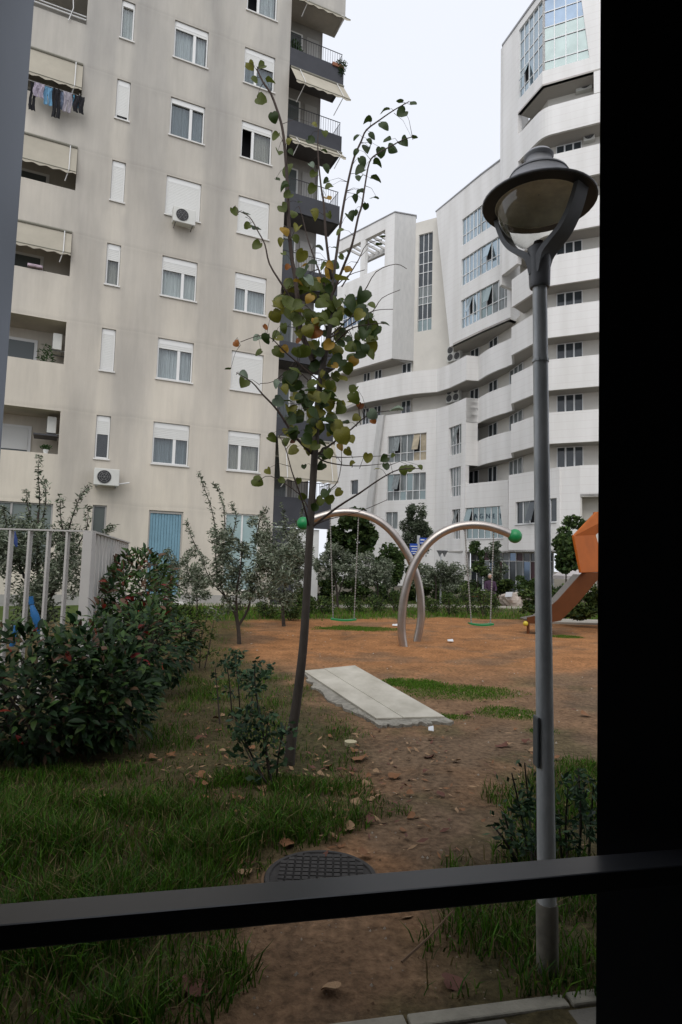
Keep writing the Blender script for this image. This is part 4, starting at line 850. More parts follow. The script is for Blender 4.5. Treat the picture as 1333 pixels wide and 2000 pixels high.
hood = [(.236, ZR-.003), (.2425, ZR+.001), (.243, ZR+.006), (.222, ZR+.016), (.19, ZR+.032), (.160, ZR+.054), (.140, ZR+.080), (.128, ZR+.108), (.124, ZR+.128), (.114, ZR+.134), (.088, ZR+.146), (.066, ZR+.166), (.056, ZR+.19), (.055, ZR+.206), (.063, ZR+.212), (.064, ZR+.219), (.052, ZR+.234), (.03, ZR+.249), (.004, ZR+.254)]
q = MB(); q.lathe(hood, (cx, cy, 0), 40, cap=False); ho = q.build('hood', LAMPL, lp, smooth=True)
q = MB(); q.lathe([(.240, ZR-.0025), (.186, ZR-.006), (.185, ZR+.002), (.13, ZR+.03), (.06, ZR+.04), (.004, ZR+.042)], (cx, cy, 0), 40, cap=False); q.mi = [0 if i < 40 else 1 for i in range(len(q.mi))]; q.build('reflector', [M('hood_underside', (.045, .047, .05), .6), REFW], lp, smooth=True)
q = MB(); q.lathe([(.1245, ZR+.114), (.129, ZR+.12), (.1245, ZR+.129)], (cx, cy, 0), 40, cap=False); q.build('hood_ring', LAMPG, ho)
q = MB(); q.lathe([(.018, 3.002), (.05, 3.006), (.095, 3.03), (.132, 3.066), (.16, 3.11), (.176, 3.152), (.183, ZR-.006)], (cx, cy, 0), 40, cap=False); q.build('bowl', BOWL, lp, smooth=True)
q = MB(); q.lathe([(.004, 2.99), (.018, 2.993), (.026, 3.002), (.02, 3.02), (.004, 3.022)], (cx, cy, 0), 16); q.build('bowl_knob', M('knob_brown', (.035, .025, .018), .6), lp, smooth=True)
# ------------------------------------------------------------------ playground swing
STEEL = M('brushed_steel', (.44, .40, .37), .34, metal=.9, var=.1, scale=5); GREEN = M('green_plastic', (.01, .20, .06), .35, var=.12, scale=6); CHAIN = M('chain_steel', (.25, .24, .22), .5, metal=.6)
sw = thing('arch_swing', 'double swing of two crossing steel arches with green balls at their ends', 'swing', (1.5, 12.8, 0))
A1 = [(813, 1262), (822, 1215), (823, 1180), (818, 1140), (805, 1100), (787, 1067), (765, 1038), (738, 1016), (708, 1004), (678, 1000), (648, 1003), (620, 1011), (600, 1019)]
A2 = [(790, 1270), (785, 1235), (786, 1195), (792, 1155), (803, 1118), (820, 1083), (842, 1056), (868, 1038), (896, 1028), (926, 1025), (954, 1028), (980, 1036), (1000, 1045)]
for pts, Y, bp in ((A1, 13.21, (593, 1022)), (A2, 12.33, (1006, 1047))):
    path = smoothpath([at(x, y, Y) for x, y in pts], 5); q = MB(); q.tube(path, .083, 16); q.build('arch', STEEL, sw, smooth=True)
    q = MB(); q.ball(at(*bp, Y), .142, 24, 16); q.build('end_ball', GREEN, sw, smooth=True)
q = MB(); q.tube([at(803, 1098, 13.21), at(808, 1098, 12.33)], .045, 10); q.build('connector', STEEL, sw)
for (t0, t1, b0, b1, yy, Y) in (((645, 1004), (701, 1004), (651, 1209), (692, 1209), 1211, 13.21), ((908, 1030), (965, 1032), (921, 1218), (958, 1219), 1220, 12.33)):
    seat = MB(); a, b = at(*b0, Y), at(*b1, Y); z_ = a.z; n_ = 10; vs = []
    for i in range(n_+1):
        t = i/n_; x = a.x-.05+(b.x-a.x+.1)*t; dz = -.025*math.sin(math.pi*t)
        for yy_, zz_ in ((-.1, .0), (-.1, .03), (.1, .03), (.1, 0)): vs.append((x, Y+yy_, z_+dz+zz_-.01))
    seat.add(vs, [(i*4+j, i*4+(j+1) % 4, i*4+4+(j+1) % 4, i*4+4+j) for i in range(n_) for j in range(4)]+[(0, 1, 2, 3), (n_*4+3, n_*4+2, n_*4+1, n_*4)])
    so = seat.build('swing_seat', GREEN, sw)
    for p_, e in ((t0, a), (t1, b)):
        top = at(*p_, Y); q = MB(); q.tube([top, e], .011, 6)
        m_ = 40
        for i in range(m_): c_ = top.lerp(e, (i+.5)/m_); q.ball(c_, .017, 5, 4, (1, 1, 1.6))
        q.build('chain', CHAIN, sw); q = MB(); q.tube([top+Vector((0, 0, .1)), top+Vector((0, 0, -.06))], .03, 8); q.build('hanger', CHAIN, sw)
# ------------------------------------------------------------------ slide
ORG = M('orange_panel', (.36, .092, .010), .6, spec=.2, var=.1, scale=3); BRN = M('brown_panel', (.10, .033, .010), .6, spec=.2, var=.12, scale=3); BED_ = M('slide_bed', (.16, .14, .12), .4, metal=.4); YEL = M('yellow_plastic', (.55, .43, .04), .4)
sl = thing('playground_slide', 'orange brown panel slide with a yellow knob at its foot', 'slide', at(1060, 1235, 15.5))
YF, YB = 15.15, 15.75
tp = [(1030, 1206), (1056, 1201), (1090, 1172), (1138, 1118)]; bt = [(1030, 1217), (1058, 1219), (1096, 1212), (1128, 1180), (1180, 1118)]
for Y in (YF, YB):
    pts = [at(*p, Y) for p in tp]+[at(*p, Y) for p in reversed(bt)]; pts = [Vector((p.x, Y, p.z)) for p in pts]; m_ = len(pts); q = MB()
    q.add([p for p in pts]+[p+Vector((0, .04, 0)) for p in pts], [tuple(range(m_)), tuple(range(2*m_-1, m_-1, -1))]+[(i, m_+i, m_+(i+1) % m_, (i+1) % m_) for i in range(m_)]); q.build('side_panel', BRN, sl)
pp = [at(x, y+4, YF) for x, y in tp]; q = MB()
for a, b in zip(pp, pp[1:]): q.hexa([(a.x, YF+.04, a.z-.03), (b.x, YF+.04, b.z-.03), (b.x, YB, b.z-.03), (a.x, YB, a.z-.03), (a.x, YF+.04, a.z), (b.x, YF+.04, b.z), (b.x, YB, b.z), (a.x, YB, a.z)])
q.build('chute', BED_, sl)
for px_ in (1032, 1055):
    for Y in (YF+.02, YB+.02):
        p = at(px_, 1217, Y); q = MB(); q.tube([(p.x, Y, p.z+.02), (p.x, Y, -.02)], .035, 8); q.build('leg', BRN, sl)
q = MB(); q.ball(at(1027, 1218, YF-.03), .062, 16, 10); q.build('knob', YEL, sl, smooth=True)
def sheet(L1, L2, th, name, mat_):
    n_ = ((L1[1]-L1[0]).cross(L2[0]-L1[0])).normalized()*th; q = MB(); a, b, c, d = L1[0], L1[1], L2[1], L2[0]
    q.hexa([a, b, c, d, a+n_, b+n_, c+n_, d+n_]); return q.build(name, mat_, sl, bevel=.01)
l1 = [at(1131, 1119, 15.0), at(1180, 1117, 15.9)]; l2 = [at(1117, 1047, 15.0), at(1160, 1045, 15.9)]; l3 = [at(1162, 1000, 16.0), at(1222, 993, 17.0)]
l4 = [Vector((p.x+.62, p.y+.1, 1.05)) for p in l3]; sheet(l3, l4, .06, 'hood_back', ORG)
for p_ in (l1[1], l4[0], l4[1]):
    q = MB(); q.tube([(p_.x+.03, p_.y+.05, p_.z), (p_.x+.03, p_.y+.05, -.05)], .045, 10); q.build('support_pole', STEEL, sl, smooth=True)
q = MB(); q.hexa([(l1[1].x, l1[1].y-.75, 1.0), (l4[0].x, l4[0].y, 1.0), (l4[1].x, l4[1].y, 1.0), (l1[1].x, l1[1].y, 1.0), (l1[1].x, l1[1].y-.75, 1.06), (l4[0].x, l4[0].y, 1.06), (l4[1].x, l4[1].y, 1.06), (l1[1].x, l1[1].y, 1.06)]); q.build('platform', BRN, sl)
sheet(l1, l2, .06, 'hood_front', ORG); sheet(l2, l3, .06, 'hood_top', ORG)
q = MB(); q.tube(smoothpath([at(1168, 1122, 15.9), at(1170, 1150, 15.9), at(1178, 1190, 15.9), at(1186, 1235, 15.9)], 4), .035, 8); q.build('support_pole', STEEL, sl, smooth=True)
q = MB(); q.tube(smoothpath([at(1163, 1072, 15.9), at(1170, 1070, 15.9), at(1174, 1085, 15.9), at(1175, 1105, 15.9), at(1182, 1112, 15.9)], 4), .018, 6); q.tube([at(1166, 1037, 15.9), at(1200, 1036, 16.2)], .02, 6); q.build('grab_rail', RAILM, sl)
for x in (5.9, 6.5):
    pass
# ------------------------------------------------------------------ slab, manhole, litter
SLABM = M('slab_white', (.36, .335, .275), .8, col2=(.52, .49, .42), scale=3.2, stretch=(1, .6, 1), bump=.25, bscale=14); DARKEDGE = M('slab_edge', (.13, .10, .07), .9, var=.2, scale=8)
sb = thing('concrete_board', 'pale rectangular board lying flat on the earth beside the young tree', 'board', (.3, 7.8, 0))
c4 = [(-.47, 8.93), (.27, 9.30), (1.13, 6.50), (.41, 6.33)]; seg = 8
c4z = [.06, .09, .05, .06]
def bil(u, v):
    a, b, c, d = c4; return ((1-u)*(1-v)*a[0]+u*(1-v)*b[0]+u*v*c[0]+(1-u)*v*d[0], (1-u)*(1-v)*a[1]+u*(1-v)*b[1]+u*v*c[1]+(1-u)*v*d[1], (1-u)*(1-v)*c4z[0]+u*(1-v)*c4z[1]+u*v*c4z[2]+(1-u)*v*c4z[3])
for (v0, v1, u0, u1, dz) in ((0, .999, 0, .385, 0), (0.0, 1, .388, 1, .004)):
    q = MB(); P4 = [bil(u0, v0), bil(u1, v0), bil(u1, v1), bil(u0, v1)]
    q.hexa([(p[0], p[1], p[2]-.02+dz) for p in reversed(P4)]+[(p[0], p[1], p[2]+dz) for p in reversed(P4)]); q.build('board', SLABM, sb, bevel=.004)
q = MB(); P4 = [bil(.02, .01), bil(.98, .01), bil(.98, .985), bil(.02, .985)]; q.hexa([(p[0], p[1], -.03) for p in reversed(P4)]+[(p[0], p[1], p[2]-.03) for p in reversed(P4)]); q.build('underside', DARKEDGE, sb)
q = MB(); n_ = 60; ring_o = []; 
cen = Vector((.32, 7.77))
def edge(t):
    t *= 4; i = int(t) % 4; f = t-int(t); a, b = c4[i], c4[(i+1) % 4]; return Vector((a[0]+(b[0]-a[0])*f, a[1]+(b[1]-a[1])*f))
for i in range(n_*2):
    t = i/(n_*2); p = edge(t); d = (p-cen).normalized(); side = int(t*4) % 4; w_ = (.03, .05, .16, .17)[side]*(.65+.7*random.random()); ring_o.append(p+d*w_)
vs = [(p.x, p.y, -.03) for p in ring_o]+[(p.x, p.y, gz(p.x, p.y)+.018+.02*random.random()) for p in ring_o]+[(*(edge(i/(n_*2))*.96+cen*.04), .04) for i in range(n_*2)]; m_ = n_*2
q.add(vs, [(i, (i+1) % m_, m_+(i+1) % m_, m_+i) for i in range(m_)]+[(m_+i, m_+(i+1) % m_, 2*m_+(i+1) % m_, 2*m_+i) for i in range(m_)]); q.build('mortar_bed', M('broken_mortar', (.25, .235, .20), .95, var=.3, scale=14, bump=.8, bscale=40), sb)
IRON = M('cast_iron', (.045, .041, .038), .8, var=.25, scale=12, bump=.2, bscale=80)
mh = thing('manhole_cover', 'round cast iron manhole cover in the dirt just beyond the rail', 'manhole cover', (-.05, 3.25, 0)); mc_ = (-.05, 3.25, -.008)
q = MB(); q.lathe([(.285, -.04), (.285, .026), (.28, .03), (.262, .03), (.257, .022), (.002, .022)], mc_, 48); q.build('disc', IRON, mh)
q = MB()
for i in range(-6, 7):
    for j in range(-6, 7):
        x, y = i*.04, j*.04
        if math.hypot(x, y) < .238: q.box(mc_[0]+x-.015, mc_[0]+x+.015, mc_[1]+y-.015, mc_[1]+y+.015, .02, .031)
tread = q.build('tread', IRON, mh); tread['kind'] = 'stuff'
q = MB(); q.lathe([(.288, -.03), (.288, .02), (.302, .016), (.31, -.03)], mc_, 48); q.build('rim', M('rusty_rim', (.16, .095, .05), .9, var=.3, scale=14), mh)
# ------------------------------------------------------------------ fence
FEN = M('pale_grey_fence', (.52, .50, .475), .55, var=.05, scale=3)
fe = thing('metal_fence', 'pale grey fence of flat upright bars turning a corner at the left', 'fence', (-2.7, 6.5, 0)); FZ = 1.87
FY = 6.5; xs = [at(px_, 1100, FY).x for px_ in (-50, -16, 19, 56, 93, 130)]
for x in xs: q = MB(); q.box(x-.012, x+.012, FY-.035, FY+.035, .05, FZ-.02); q.build('bar', FEN, fe, bevel=.003)
FXC = at(172, 1100, FY).x
q = MB(); q.box(xs[0]-.05, FXC+.05, FY-.04, FY+.04, FZ-.015, FZ); q.build('top_rail', FEN, fe)
q = MB(); q.box(FXC-.05, FXC+.05, FY-.05, FY+.05, 0, FZ-.02); q.build('corner_post', FEN, fe, bevel=.004)
s0, s1 = Vector((FXC, FY+.08, 0)), Vector((-3.78, 11.0, 0)); sdir = (s1-s0).normalized(); sn = Vector((sdir.y, -sdir.x, 0))
for i in range(14):
    a = s0+sdir*(i*.33+.05); b = a+sdir*.25; q = MB(); q.hexa([(*a[:2], .05), (*b[:2], .05), (*(b-sn*.02)[:2], .05), (*(a-sn*.02)[:2], .05), (*a[:2], FZ-.02), (*b[:2], FZ-.02), (*(b-sn*.02)[:2], FZ-.02), (*(a-sn*.02)[:2], FZ-.02)]); q.build('bar', FEN, fe)
q = MB(); a, b = s0+sn*.03-sdir*.03, s1+sn*.03; q.hexa([(*a[:2], FZ-.02), (*b[:2], FZ-.02), (*(b-sn*.08)[:2], FZ-.02), (*(a-sn*.08)[:2], FZ-.02), (*a[:2], FZ), (*b[:2], FZ), (*(b-sn*.08)[:2], FZ), (*(a-sn*.08)[:2], FZ)]); q.build('top_rail', FEN, fe)
BLU = M('blue_plastic', (.03, .16, .40), .4, var=.15, scale=6)
q = MB(); q.tube([at(79, 1240, 7.0), at(75, 1220, 7.0), at(68, 1200, 7.0), at(62, 1180, 7.0)], [.012, .04, .045, .02], 8); q.tube([at(62, 1180, 7.0), at(60, 1165, 7.0)], .03, 8); tag(q.build('blue_parasol', BLU, smooth=True), 'folded bright blue cloth leaning behind the second fence bar', 'parasol')
q = MB(); q.tube([at(24, 1262, 7.0), at(28, 1235, 7.0), at(27, 1222, 7.0)], [.03, .05, .02], 8); tag(q.build('blue_bag', BLU, smooth=True), 'small blue plastic bag low behind the leftmost fence bars', 'bag')
q = MB(); q.tube([at(25, 1038, 7.4), at(29, 1055, 7.4), at(33, 1068, 7.4)], [.03, .035, .012], 8); tag(q.build('blue_cloth', M('navy_cloth', (.03, .06, .20), .8), smooth=True), 'navy cloth hanging high behind the fence top rail', 'cloth')
# ------------------------------------------------------------------ signs, far lamp, boulder, parasol, person
SGN = M('sign_blue', (.012, .06, .32), .4); SGW = M('sign_white', (.62, .64, .66), .5)
YS = 27.0
sg = thing('direction_sign', 'blue direction signs with white lines on a grey post behind the swing', 'sign', at(818, 1190, YS))
p0 = at(818, 1048, YS); q = MB(); q.box(p0.x-.06, p0.x+.06, YS-.06, YS+.06, 0, p0.z+.05); q.build('post', M('sign_post', (.40, .41, .42), .5), sg)
def plate(x0, x1, y0, y1, lines, nm):
    a, b = at(x0, y1, YS), at(x1, y0, YS); q = MB(); q.box(a.x, b.x, YS-.1, YS-.07, a.z, b.z); o = q.build(nm, SGN, sg)
    for (lx0, lx1, ly_, h) in lines:
        c, d = at(lx0, ly_, YS), at(lx1, ly_, YS); q = MB(); q.box(c.x, d.x, YS-.106, YS-.1005, c.z-h/2, c.z+h/2); q.build('line_of_text', SGW, o)
plate(819.5, 841, 1051, 1063, [(821, 829, 1054.5, .05), (836, 839.5, 1056, .06), (821, 838, 1060.5, .03)], 'upper_plate')
plate(800, 815.5, 1062, 1083, [(802, 815, 1067, .035), (804, 815, 1072, .035), (803, 814, 1077, .035), (806, 815, 1081, .035)], 'lower_plate')
YL = 25.0; l2_ = thing('street_lamp', 'small dark twin lamp post far behind the swing beside the shop', 'street lamp', at(860, 1160, YL)); a = at(862, 1085, YL)
q = MB(); q.tube([(a.x, YL, 0), (a.x, YL, a.z)], .04, 8); q.build('pole', GALV, l2_)
for dx_ in (-.05, .14):
    q = MB(); q.lathe([(.03, -.02), (.06, .08), (.13, .2), (.14, .22), (.02, .24)], (a.x+dx_, YL, a.z-.02), 12); q.build('lamp_head', LAMPG, l2_)
YB2 = 25.5
rk = bmesh.new(); bmesh.ops.create_icosphere(rk, subdivisions=3, radius=1)
c_ = at(1000, 1166, YB2)
for v in rk.verts:
    n3 = noise.noise(v.co*1.3)*.35+noise.noise(v.co*3.1)*.14; v.co *= (1+n3); v.co.z = min(v.co.z, .62+.25*v.co.x); v.co = Vector((v.co.x*.46+c_.x, v.co.y*.4+YB2, v.co.z*.42+c_.z-.1))
me = bpy.data.meshes.new('boulder'); rk.to_mesh(me); rk.free(); me.materials.append(M('boulder_stone', (.27, .20, .16), .9, col2=(.50, .45, .40), scale=3.5, bump=.6, bscale=12)); bo = bpy.data.objects.new('boulder', me); COL.objects.link(bo); tag(bo, 'pale pinkish boulder on the grass left of the slide', 'boulder')
q = MB(); a = at(994, 1162, YB2-.45); q.hexa([(a.x-.17, YB2-.52, a.z-.08), (a.x+.1, YB2-.52, a.z-.06), (a.x+.12, YB2-.5, a.z-.06), (a.x-.15, YB2-.5, a.z-.08), (a.x-.11, YB2-.44, a.z+.11), (a.x+.16, YB2-.44, a.z+.13), (a.x+.18, YB2-.42, a.z+.13), (a.x-.09, YB2-.42, a.z+.11)]); tag(q.build('stone_plaque', M('plaque_grey', (.42, .43, .45), .5)), 'flat grey plaque leaning on the boulder', 'plaque')
YP = 30.0; pr = thing('white_parasol', 'low white parasol partly hidden behind the street lamp post and slide', 'parasol', at(1115, 1170, YP)); a = at(1118, 1103, YP); e = at(1118, 1131, YP)
q = MB(); q.lathe([(.95, 0), (.96, .16), (.5, .42), (.03, a.z-e.z)], (a.x, YP, e.z), 8, cap=False); q.build('canopy', M('white_canopy', (.60, .56, .56), .9, transl=.3), pr)
q = MB(); q.tube([(a.x-.1, YP, 0), (a.x-.1, YP, a.z)], .035, 8); q.build('pole', STEELW, pr)
# seated person by the shop
YM = 27.0; hp = at(957.5, 1126, YM); fx = hp.x; pe = thing('person', 'grey haired person in a dark jacket sitting by the shop', 'person', (fx, YM, 0))
def skin_body(name, joints, edges, rad, mat_, parent):
    me = bpy.data.meshes.new(name); me.from_pydata(joints, edges, []); o = bpy.data.objects.new(name, me); COL.objects.link(o); me.materials.append(mat_)
    o.parent = parent; o.matrix_parent_inverse = parent.matrix_basis.inverted()
    s = o.modifiers.new('skin', 'SKIN'); 
    for v, r_ in zip(me.skin_vertices[0].data, rad): v.radius = (r_, r_)
    me.skin_vertices[0].data[0].use_root = True; u = o.modifiers.new('sub', 'SUBSURF'); u.levels = 2; u.render_levels = 2; return o
hz = hp.z
J = [(fx, YM, hz-.72), (fx, YM, hz-.45), (fx, YM, hz-.26), (fx, YM-.01, hz-.15), (fx-.19, YM, hz-.27), (fx+.19, YM, hz-.27), (fx-.24, YM-.1, hz-.52), (fx+.24, YM-.1, hz-.52), (fx-.16, YM-.33, hz-.62), (fx+.16, YM-.33, hz-.62),
     (fx-.1, YM-.05, hz-.74), (fx+.1, YM-.05, hz-.74), (fx-.12, YM-.45, hz-.72), (fx+.12, YM-.45, hz-.72), (fx-.12, YM-.43, .08), (fx+.12, YM-.43, .08), (fx-.12, YM-.6, .05), (fx+.12, YM-.6, .05)]
E_ = [(0, 1), (1, 2), (2, 3), (2, 4), (2, 5), (4, 6), (5, 7), (6, 8), (7, 9), (0, 10), (0, 11), (10, 12), (11, 13), (12, 14), (13, 15), (14, 16), (15, 17)]
skin_body('body', J, E_, [.15, .15, .13, .06, .075, .075, .055, .055, .04, .04, .1, .1, .08, .08, .05, .05, .045, .045], M('dark_jacket', (.05, .025, .05), .9), pe)
q = MB(); q.ball((fx, YM, hz), .1, 14, 10, (.85, .95, 1.15)); q.ball((fx, YM-.1, hz-.01), .018, 6, 5); q.ball((fx-.087, YM, hz-.01), .025, 6, 5, (.5, 1, 1.3)); q.ball((fx+.087, YM, hz-.01), .025, 6, 5, (.5, 1, 1.3)); q.build('head', M('skin', (.42, .26, .19), .6), pe, smooth=True)
q = MB(); q.ball((fx, YM+.02, hz+.025), .104, 14, 10, (.87, .95, 1.05)); q.build('hair', M('grey_hair', (.33, .31, .29), .9), pe, smooth=True)
q = MB(); q.box(fx-.8, fx+.8, YM-.18, YM+.22, hz-.90, hz-.86); be = thing('garden_bench', 'plain bench under the seated person by the shop', 'bench', (fx, YM, 0)); q.build('seat', BRN, be)
for sx_ in (-.6, .6): q = MB(); q.box(fx+sx_-.04, fx+sx_+.04, YM-.15, YM+.2, -.05, hz-.9); q.build('leg', RAILM, be)
for px_, py_, lab in ((880, 1255, 'white paper scrap on the orange earth right of the swing'), (772, 1224, 'small white scrap beside the left swing leg'), (842, 1433, 'small white stone chip on the path below the board')):
    p = gnd(px_, py_); w_ = 5.5 if py_ > 1400 else 6; w_ = w_/1200*p.y; q = MB(); q.hexa([(p.x-w_, p.y-w_*.9, .035), (p.x+w_*.8, p.y-w_*1.1, .03), (p.x+w_, p.y+w_, .05), (p.x-w_*.8, p.y+w_*.7, .04), (p.x-w_, p.y-w_*.9, .04), (p.x+w_*.8, p.y-w_*1.1, .035), (p.x+w_, p.y+w_*.9, .07), (p.x-w_*.8, p.y+w_*.7, .06)]); tag(q.build('paper_scrap', SGW), lab, 'scrap')
q = MB(); p = gnd(685, 1458); q.lathe([(.05, .0), (.055, .035), (.004, .036)], (p.x, p.y, .01), 12); tag(q.build('wood_slice', M('pale_wood', (.45, .40, .26), .8)), 'pale round slice of wood on the earth right of the tree foot', 'wood slice')
# ------------------------------------------------------------------ young lime tree
BARK = M('young_bark', (.036, .029, .024), .85, col2=(.072, .06, .05), scale=14, stretch=(1, 1, .3), bump=.5, bscale=40)
TW = M('twig_bark', (.055, .038, .03), .8)
def leafm(n, c, t=.34): return M('lime_leaf_'+n, tuple(v*.95 for v in c), .5, var=.22, scale=18, transl=t, spec=.3)
LM_ = {'d': leafm('dark', (.036, .062, .014)), 'g': leafm('green', (.088, .112, .018)), 'l': leafm('light', (.17, .165, .024)), 'y': leafm('yellow', (.33, .20, .025)), 'o': leafm('orange', (.33, .12, .028)), 'b': leafm('brown', (.15, .05, .02), .2), 's': leafm('silver', (.17, .22, .16), .2)}
def heart_leaf(fold, curl, ns=1.0):
    half = [(0, .04), (.10, -.05), (.27, -.07), (.44, .06), (.52, .28), (.49, .52), (.36, .76), (.16, .92), (0, 1.0)]
    vs = []; fs = []
    mid = [(0, .04), (0, .06), (0, .12), (0, .22), (0, .36), (0, .54), (0, .75), (0, .92), (0, 1.0)]
    for (x, y) in mid: vs.append((0, y, -curl*(y-.3)**2))
    for sg in (1, -1):
        st = len(vs)
        for i, (x, y) in enumerate(half): vs.append((sg*x, y, fold*x-curl*(y-.3)**2+.05*math.sin(7*y+sg)*x))
        for i in range(8):
            f = (i, st+i, st+i+1, i+1); fs.append(f if sg > 0 else f[::-1])
    me = bpy.data.meshes.new('lime_leaf'); me.from_pydata(vs, [], fs); me.polygons.foreach_set('use_smooth', [True]*len(me.polygons))
    for v_ in me.vertices:
        if abs(v_.co.x) > .05: v_.co.x *= 1+.16*noise.noise(Vector((v_.co.y*4, fold*9, curl*7+v_.co.x))); v_.co.y += .06*noise.noise(Vector((v_.co.x*5, curl*11, fold*5)))
        v_.co.z += .10*noise.noise(Vector((v_.co.x*3+fold*8, v_.co.y*3, curl*3)))
    bm_ = bmesh.new(); bm_.from_mesh(me); bmesh.ops.remove_doubles(bm_, verts=bm_.verts, dist=.001); bm_.to_mesh(me); bm_.free(); return me
LEAFMESH = {}
for key, mt in LM_.items():
    for v, (fo_, cu_) in enumerate(((.25, .3), (.6, .15), (-.15, .6), (.85, .35), (.4, -.4))):
        me = heart_leaf(fo_, cu_); me.materials.append(mt); LEAFMESH[(key, v)] = me
TY = 5.06
lt_ = thing('young_lime_tree', 'slender young lime tree with sparse green and yellowing heart shaped leaves', 'tree', (-.36, 5.06, 0))
TR = [(564, 1500), (571, 1430), (580, 1370), (592, 1270), (599, 1170), (604, 1070), (610, 970), (615, 890), (620, 810), (626, 745), (636, 690), (645, 640), (649, 590), (651, 535)]
RAD = [11.5, 10.2, 9.4, 8.6, 8.0, 7.7, 7.4, 7.1, 6.8, 6.4, 5.8, 4.8, 3.8, 3.0]
q = MB(); path = [at(x, y, TY) for x, y in TR]; path[0].z = -.05; q.tube(smoothpath(path, 3), [r_*TY/1200 for r_ in np.interp(np.linspace(0, 13, 40), range(14), RAD)], 10); q.build('trunk', BARK, lt_, smooth=True)
BRS = [([(612, 705), (599, 675), (588, 645), (585, 615), (577, 541), (571, 509), (565, 446), (562, 368), (558, 305), (552, 251), (541, 213), (529, 182), (514, 160), (502, 135)], 6.5, .0),
       ([(649, 545), (645, 525), (637, 462), (633, 399), (628, 368), (623, 320), (621, 276), (623, 251)], 3.4, -.12),
       ([(651, 545), (658, 494), (669, 415), (681, 352), (692, 308), (706, 276), (716, 254), (741, 235), (770, 215), (800, 198)], 3.4, .1),
       ([(648, 580), (672, 519), (688, 478), (700, 424), (707, 402), (714, 358), (722, 317), (735, 302), (763, 286), (788, 273), (807, 267)], 3.0, -.15),
       ([(590, 640), (574, 594), (552, 557), (527, 516), (518, 478), (505, 453), (488, 424), (466, 412)], 2.8, -.1),
       ([(640, 570), (621, 522), (603, 472), (592, 428), (584, 402)], 2.2, .15),
       ([(640, 640), (680, 600), (710, 572), (735, 531), (773, 516), (795, 525)], 1.8, .1), ([(645, 660), (700, 625), (729, 607), (747, 582), (782, 566)], 1.8, .2), ([(700, 620), (735, 606), (768, 604)], 1.4, .2), ([(655, 560), (681, 538), (713, 527)], 1.4, .0), ([(668, 560), (700, 509), (716, 478), (745, 468)], 1.5, .25),
       ([(614, 890), (577, 853), (543, 802), (514, 771), (492, 746), (462, 728)], 3.0, -.2), ([(617, 890), (659, 859), (688, 837), (713, 815), (740, 805), (790, 800)], 2.6, .1), ([(609, 1030), (659, 991), (703, 963), (744, 935), (780, 917), (820, 915)], 2.6, -.15),
       ([(615, 890), (640, 903), (688, 910), (729, 908), (755, 905)], 1.8, .2), ([(616, 885), (659, 893), (706, 892), (760, 890)], 1.5, .3), ([(603, 1030), (599, 1007), (587, 966), (571, 922), (558, 875), (545, 850)], 2.2, -.25), ([(606, 1030), (640, 1015), (700, 1000), (757, 976)], 1.5, .1),
       ([(623, 770), (600, 740), (570, 720), (535, 745), (508, 749)], 1.8, .2), ([(635, 690), (665, 660), (690, 640), (735, 632), (752, 632)], 1.8, -.2), ([(640, 660), (690, 615), (720, 580)], 2, .3), ([(606, 1000), (585, 965), (530, 930), (505, 940)], 1.6, .1), ([(608, 985), (640, 960), (660, 940), (668, 900)], 1.6, -.1), ([(625, 745), (560, 690), (520, 655), (470, 668)], 1.8, -.1)]
BPTS = [Vector(v) for v in smoothpath([at(x, y, TY) for x, y in TR[6:]], 4)]; LBASE = []
for pts, r0, dy_ in BRS:
    m_ = len(pts); path = smoothpath([at(x, y, TY+dy_*min(1, i/2.5)) for i, (x, y) in enumerate(pts)], 3); n_ = len(path); BPTS += path; q = MB(); q.tube(path, [max(.7, r0*(1-.75*i/(n_-1)))*TY/1200 for i in range(n_)], 6); q.build('branch', TW, lt_, smooth=True)
rl = random.Random(5); nleaf = 0
def lime_leaf(px, py, size, key, thin=False, dyr=.18):
    global nleaf
    if key in 'yo': size *= .84
    p = at(px, py, TY+rl.uniform(-dyr, dyr)); L_ = size*rl.uniform(.58, .88)/1200*TY
    az = rl.uniform(-1.1, 1.1); hang = rl.uniform(-.5, .9)
    tip = Vector((math.sin(az)*.8, rl.uniform(-.35, .35), -math.cos(az)*rl.uniform(.5, 1)))
    if thin: tip = Vector((rl.choice((-1, 1)), rl.uniform(-.4, .4), rl.uniform(-.35, .1))); nrm = Vector((rl.uniform(-.2, .2), -.25+rl.uniform(-.2, .2), 1))
    else: nrm = Vector((rl.uniform(-.75, .75), -1, rl.uniform(-.1, .9)))
    tip.normalize(); xax = tip.cross(nrm).normalized(); nz3 = xax.cross(tip)
    p = p-tip*L_*.5
    mw = Matrix(((xax.x*L_, tip.x*L_, nz3.x*L_, p.x), (xax.y*L_, tip.y*L_, nz3.y*L_, p.y), (xax.z*L_, tip.z*L_, nz3.z*L_, p.z), (0, 0, 0, 1)))
    LBASE.append(p+tip*L_*.04); inst('leaf', LEAFMESH[(key, rl.randrange(5))], lt_, mw); nleaf += 1
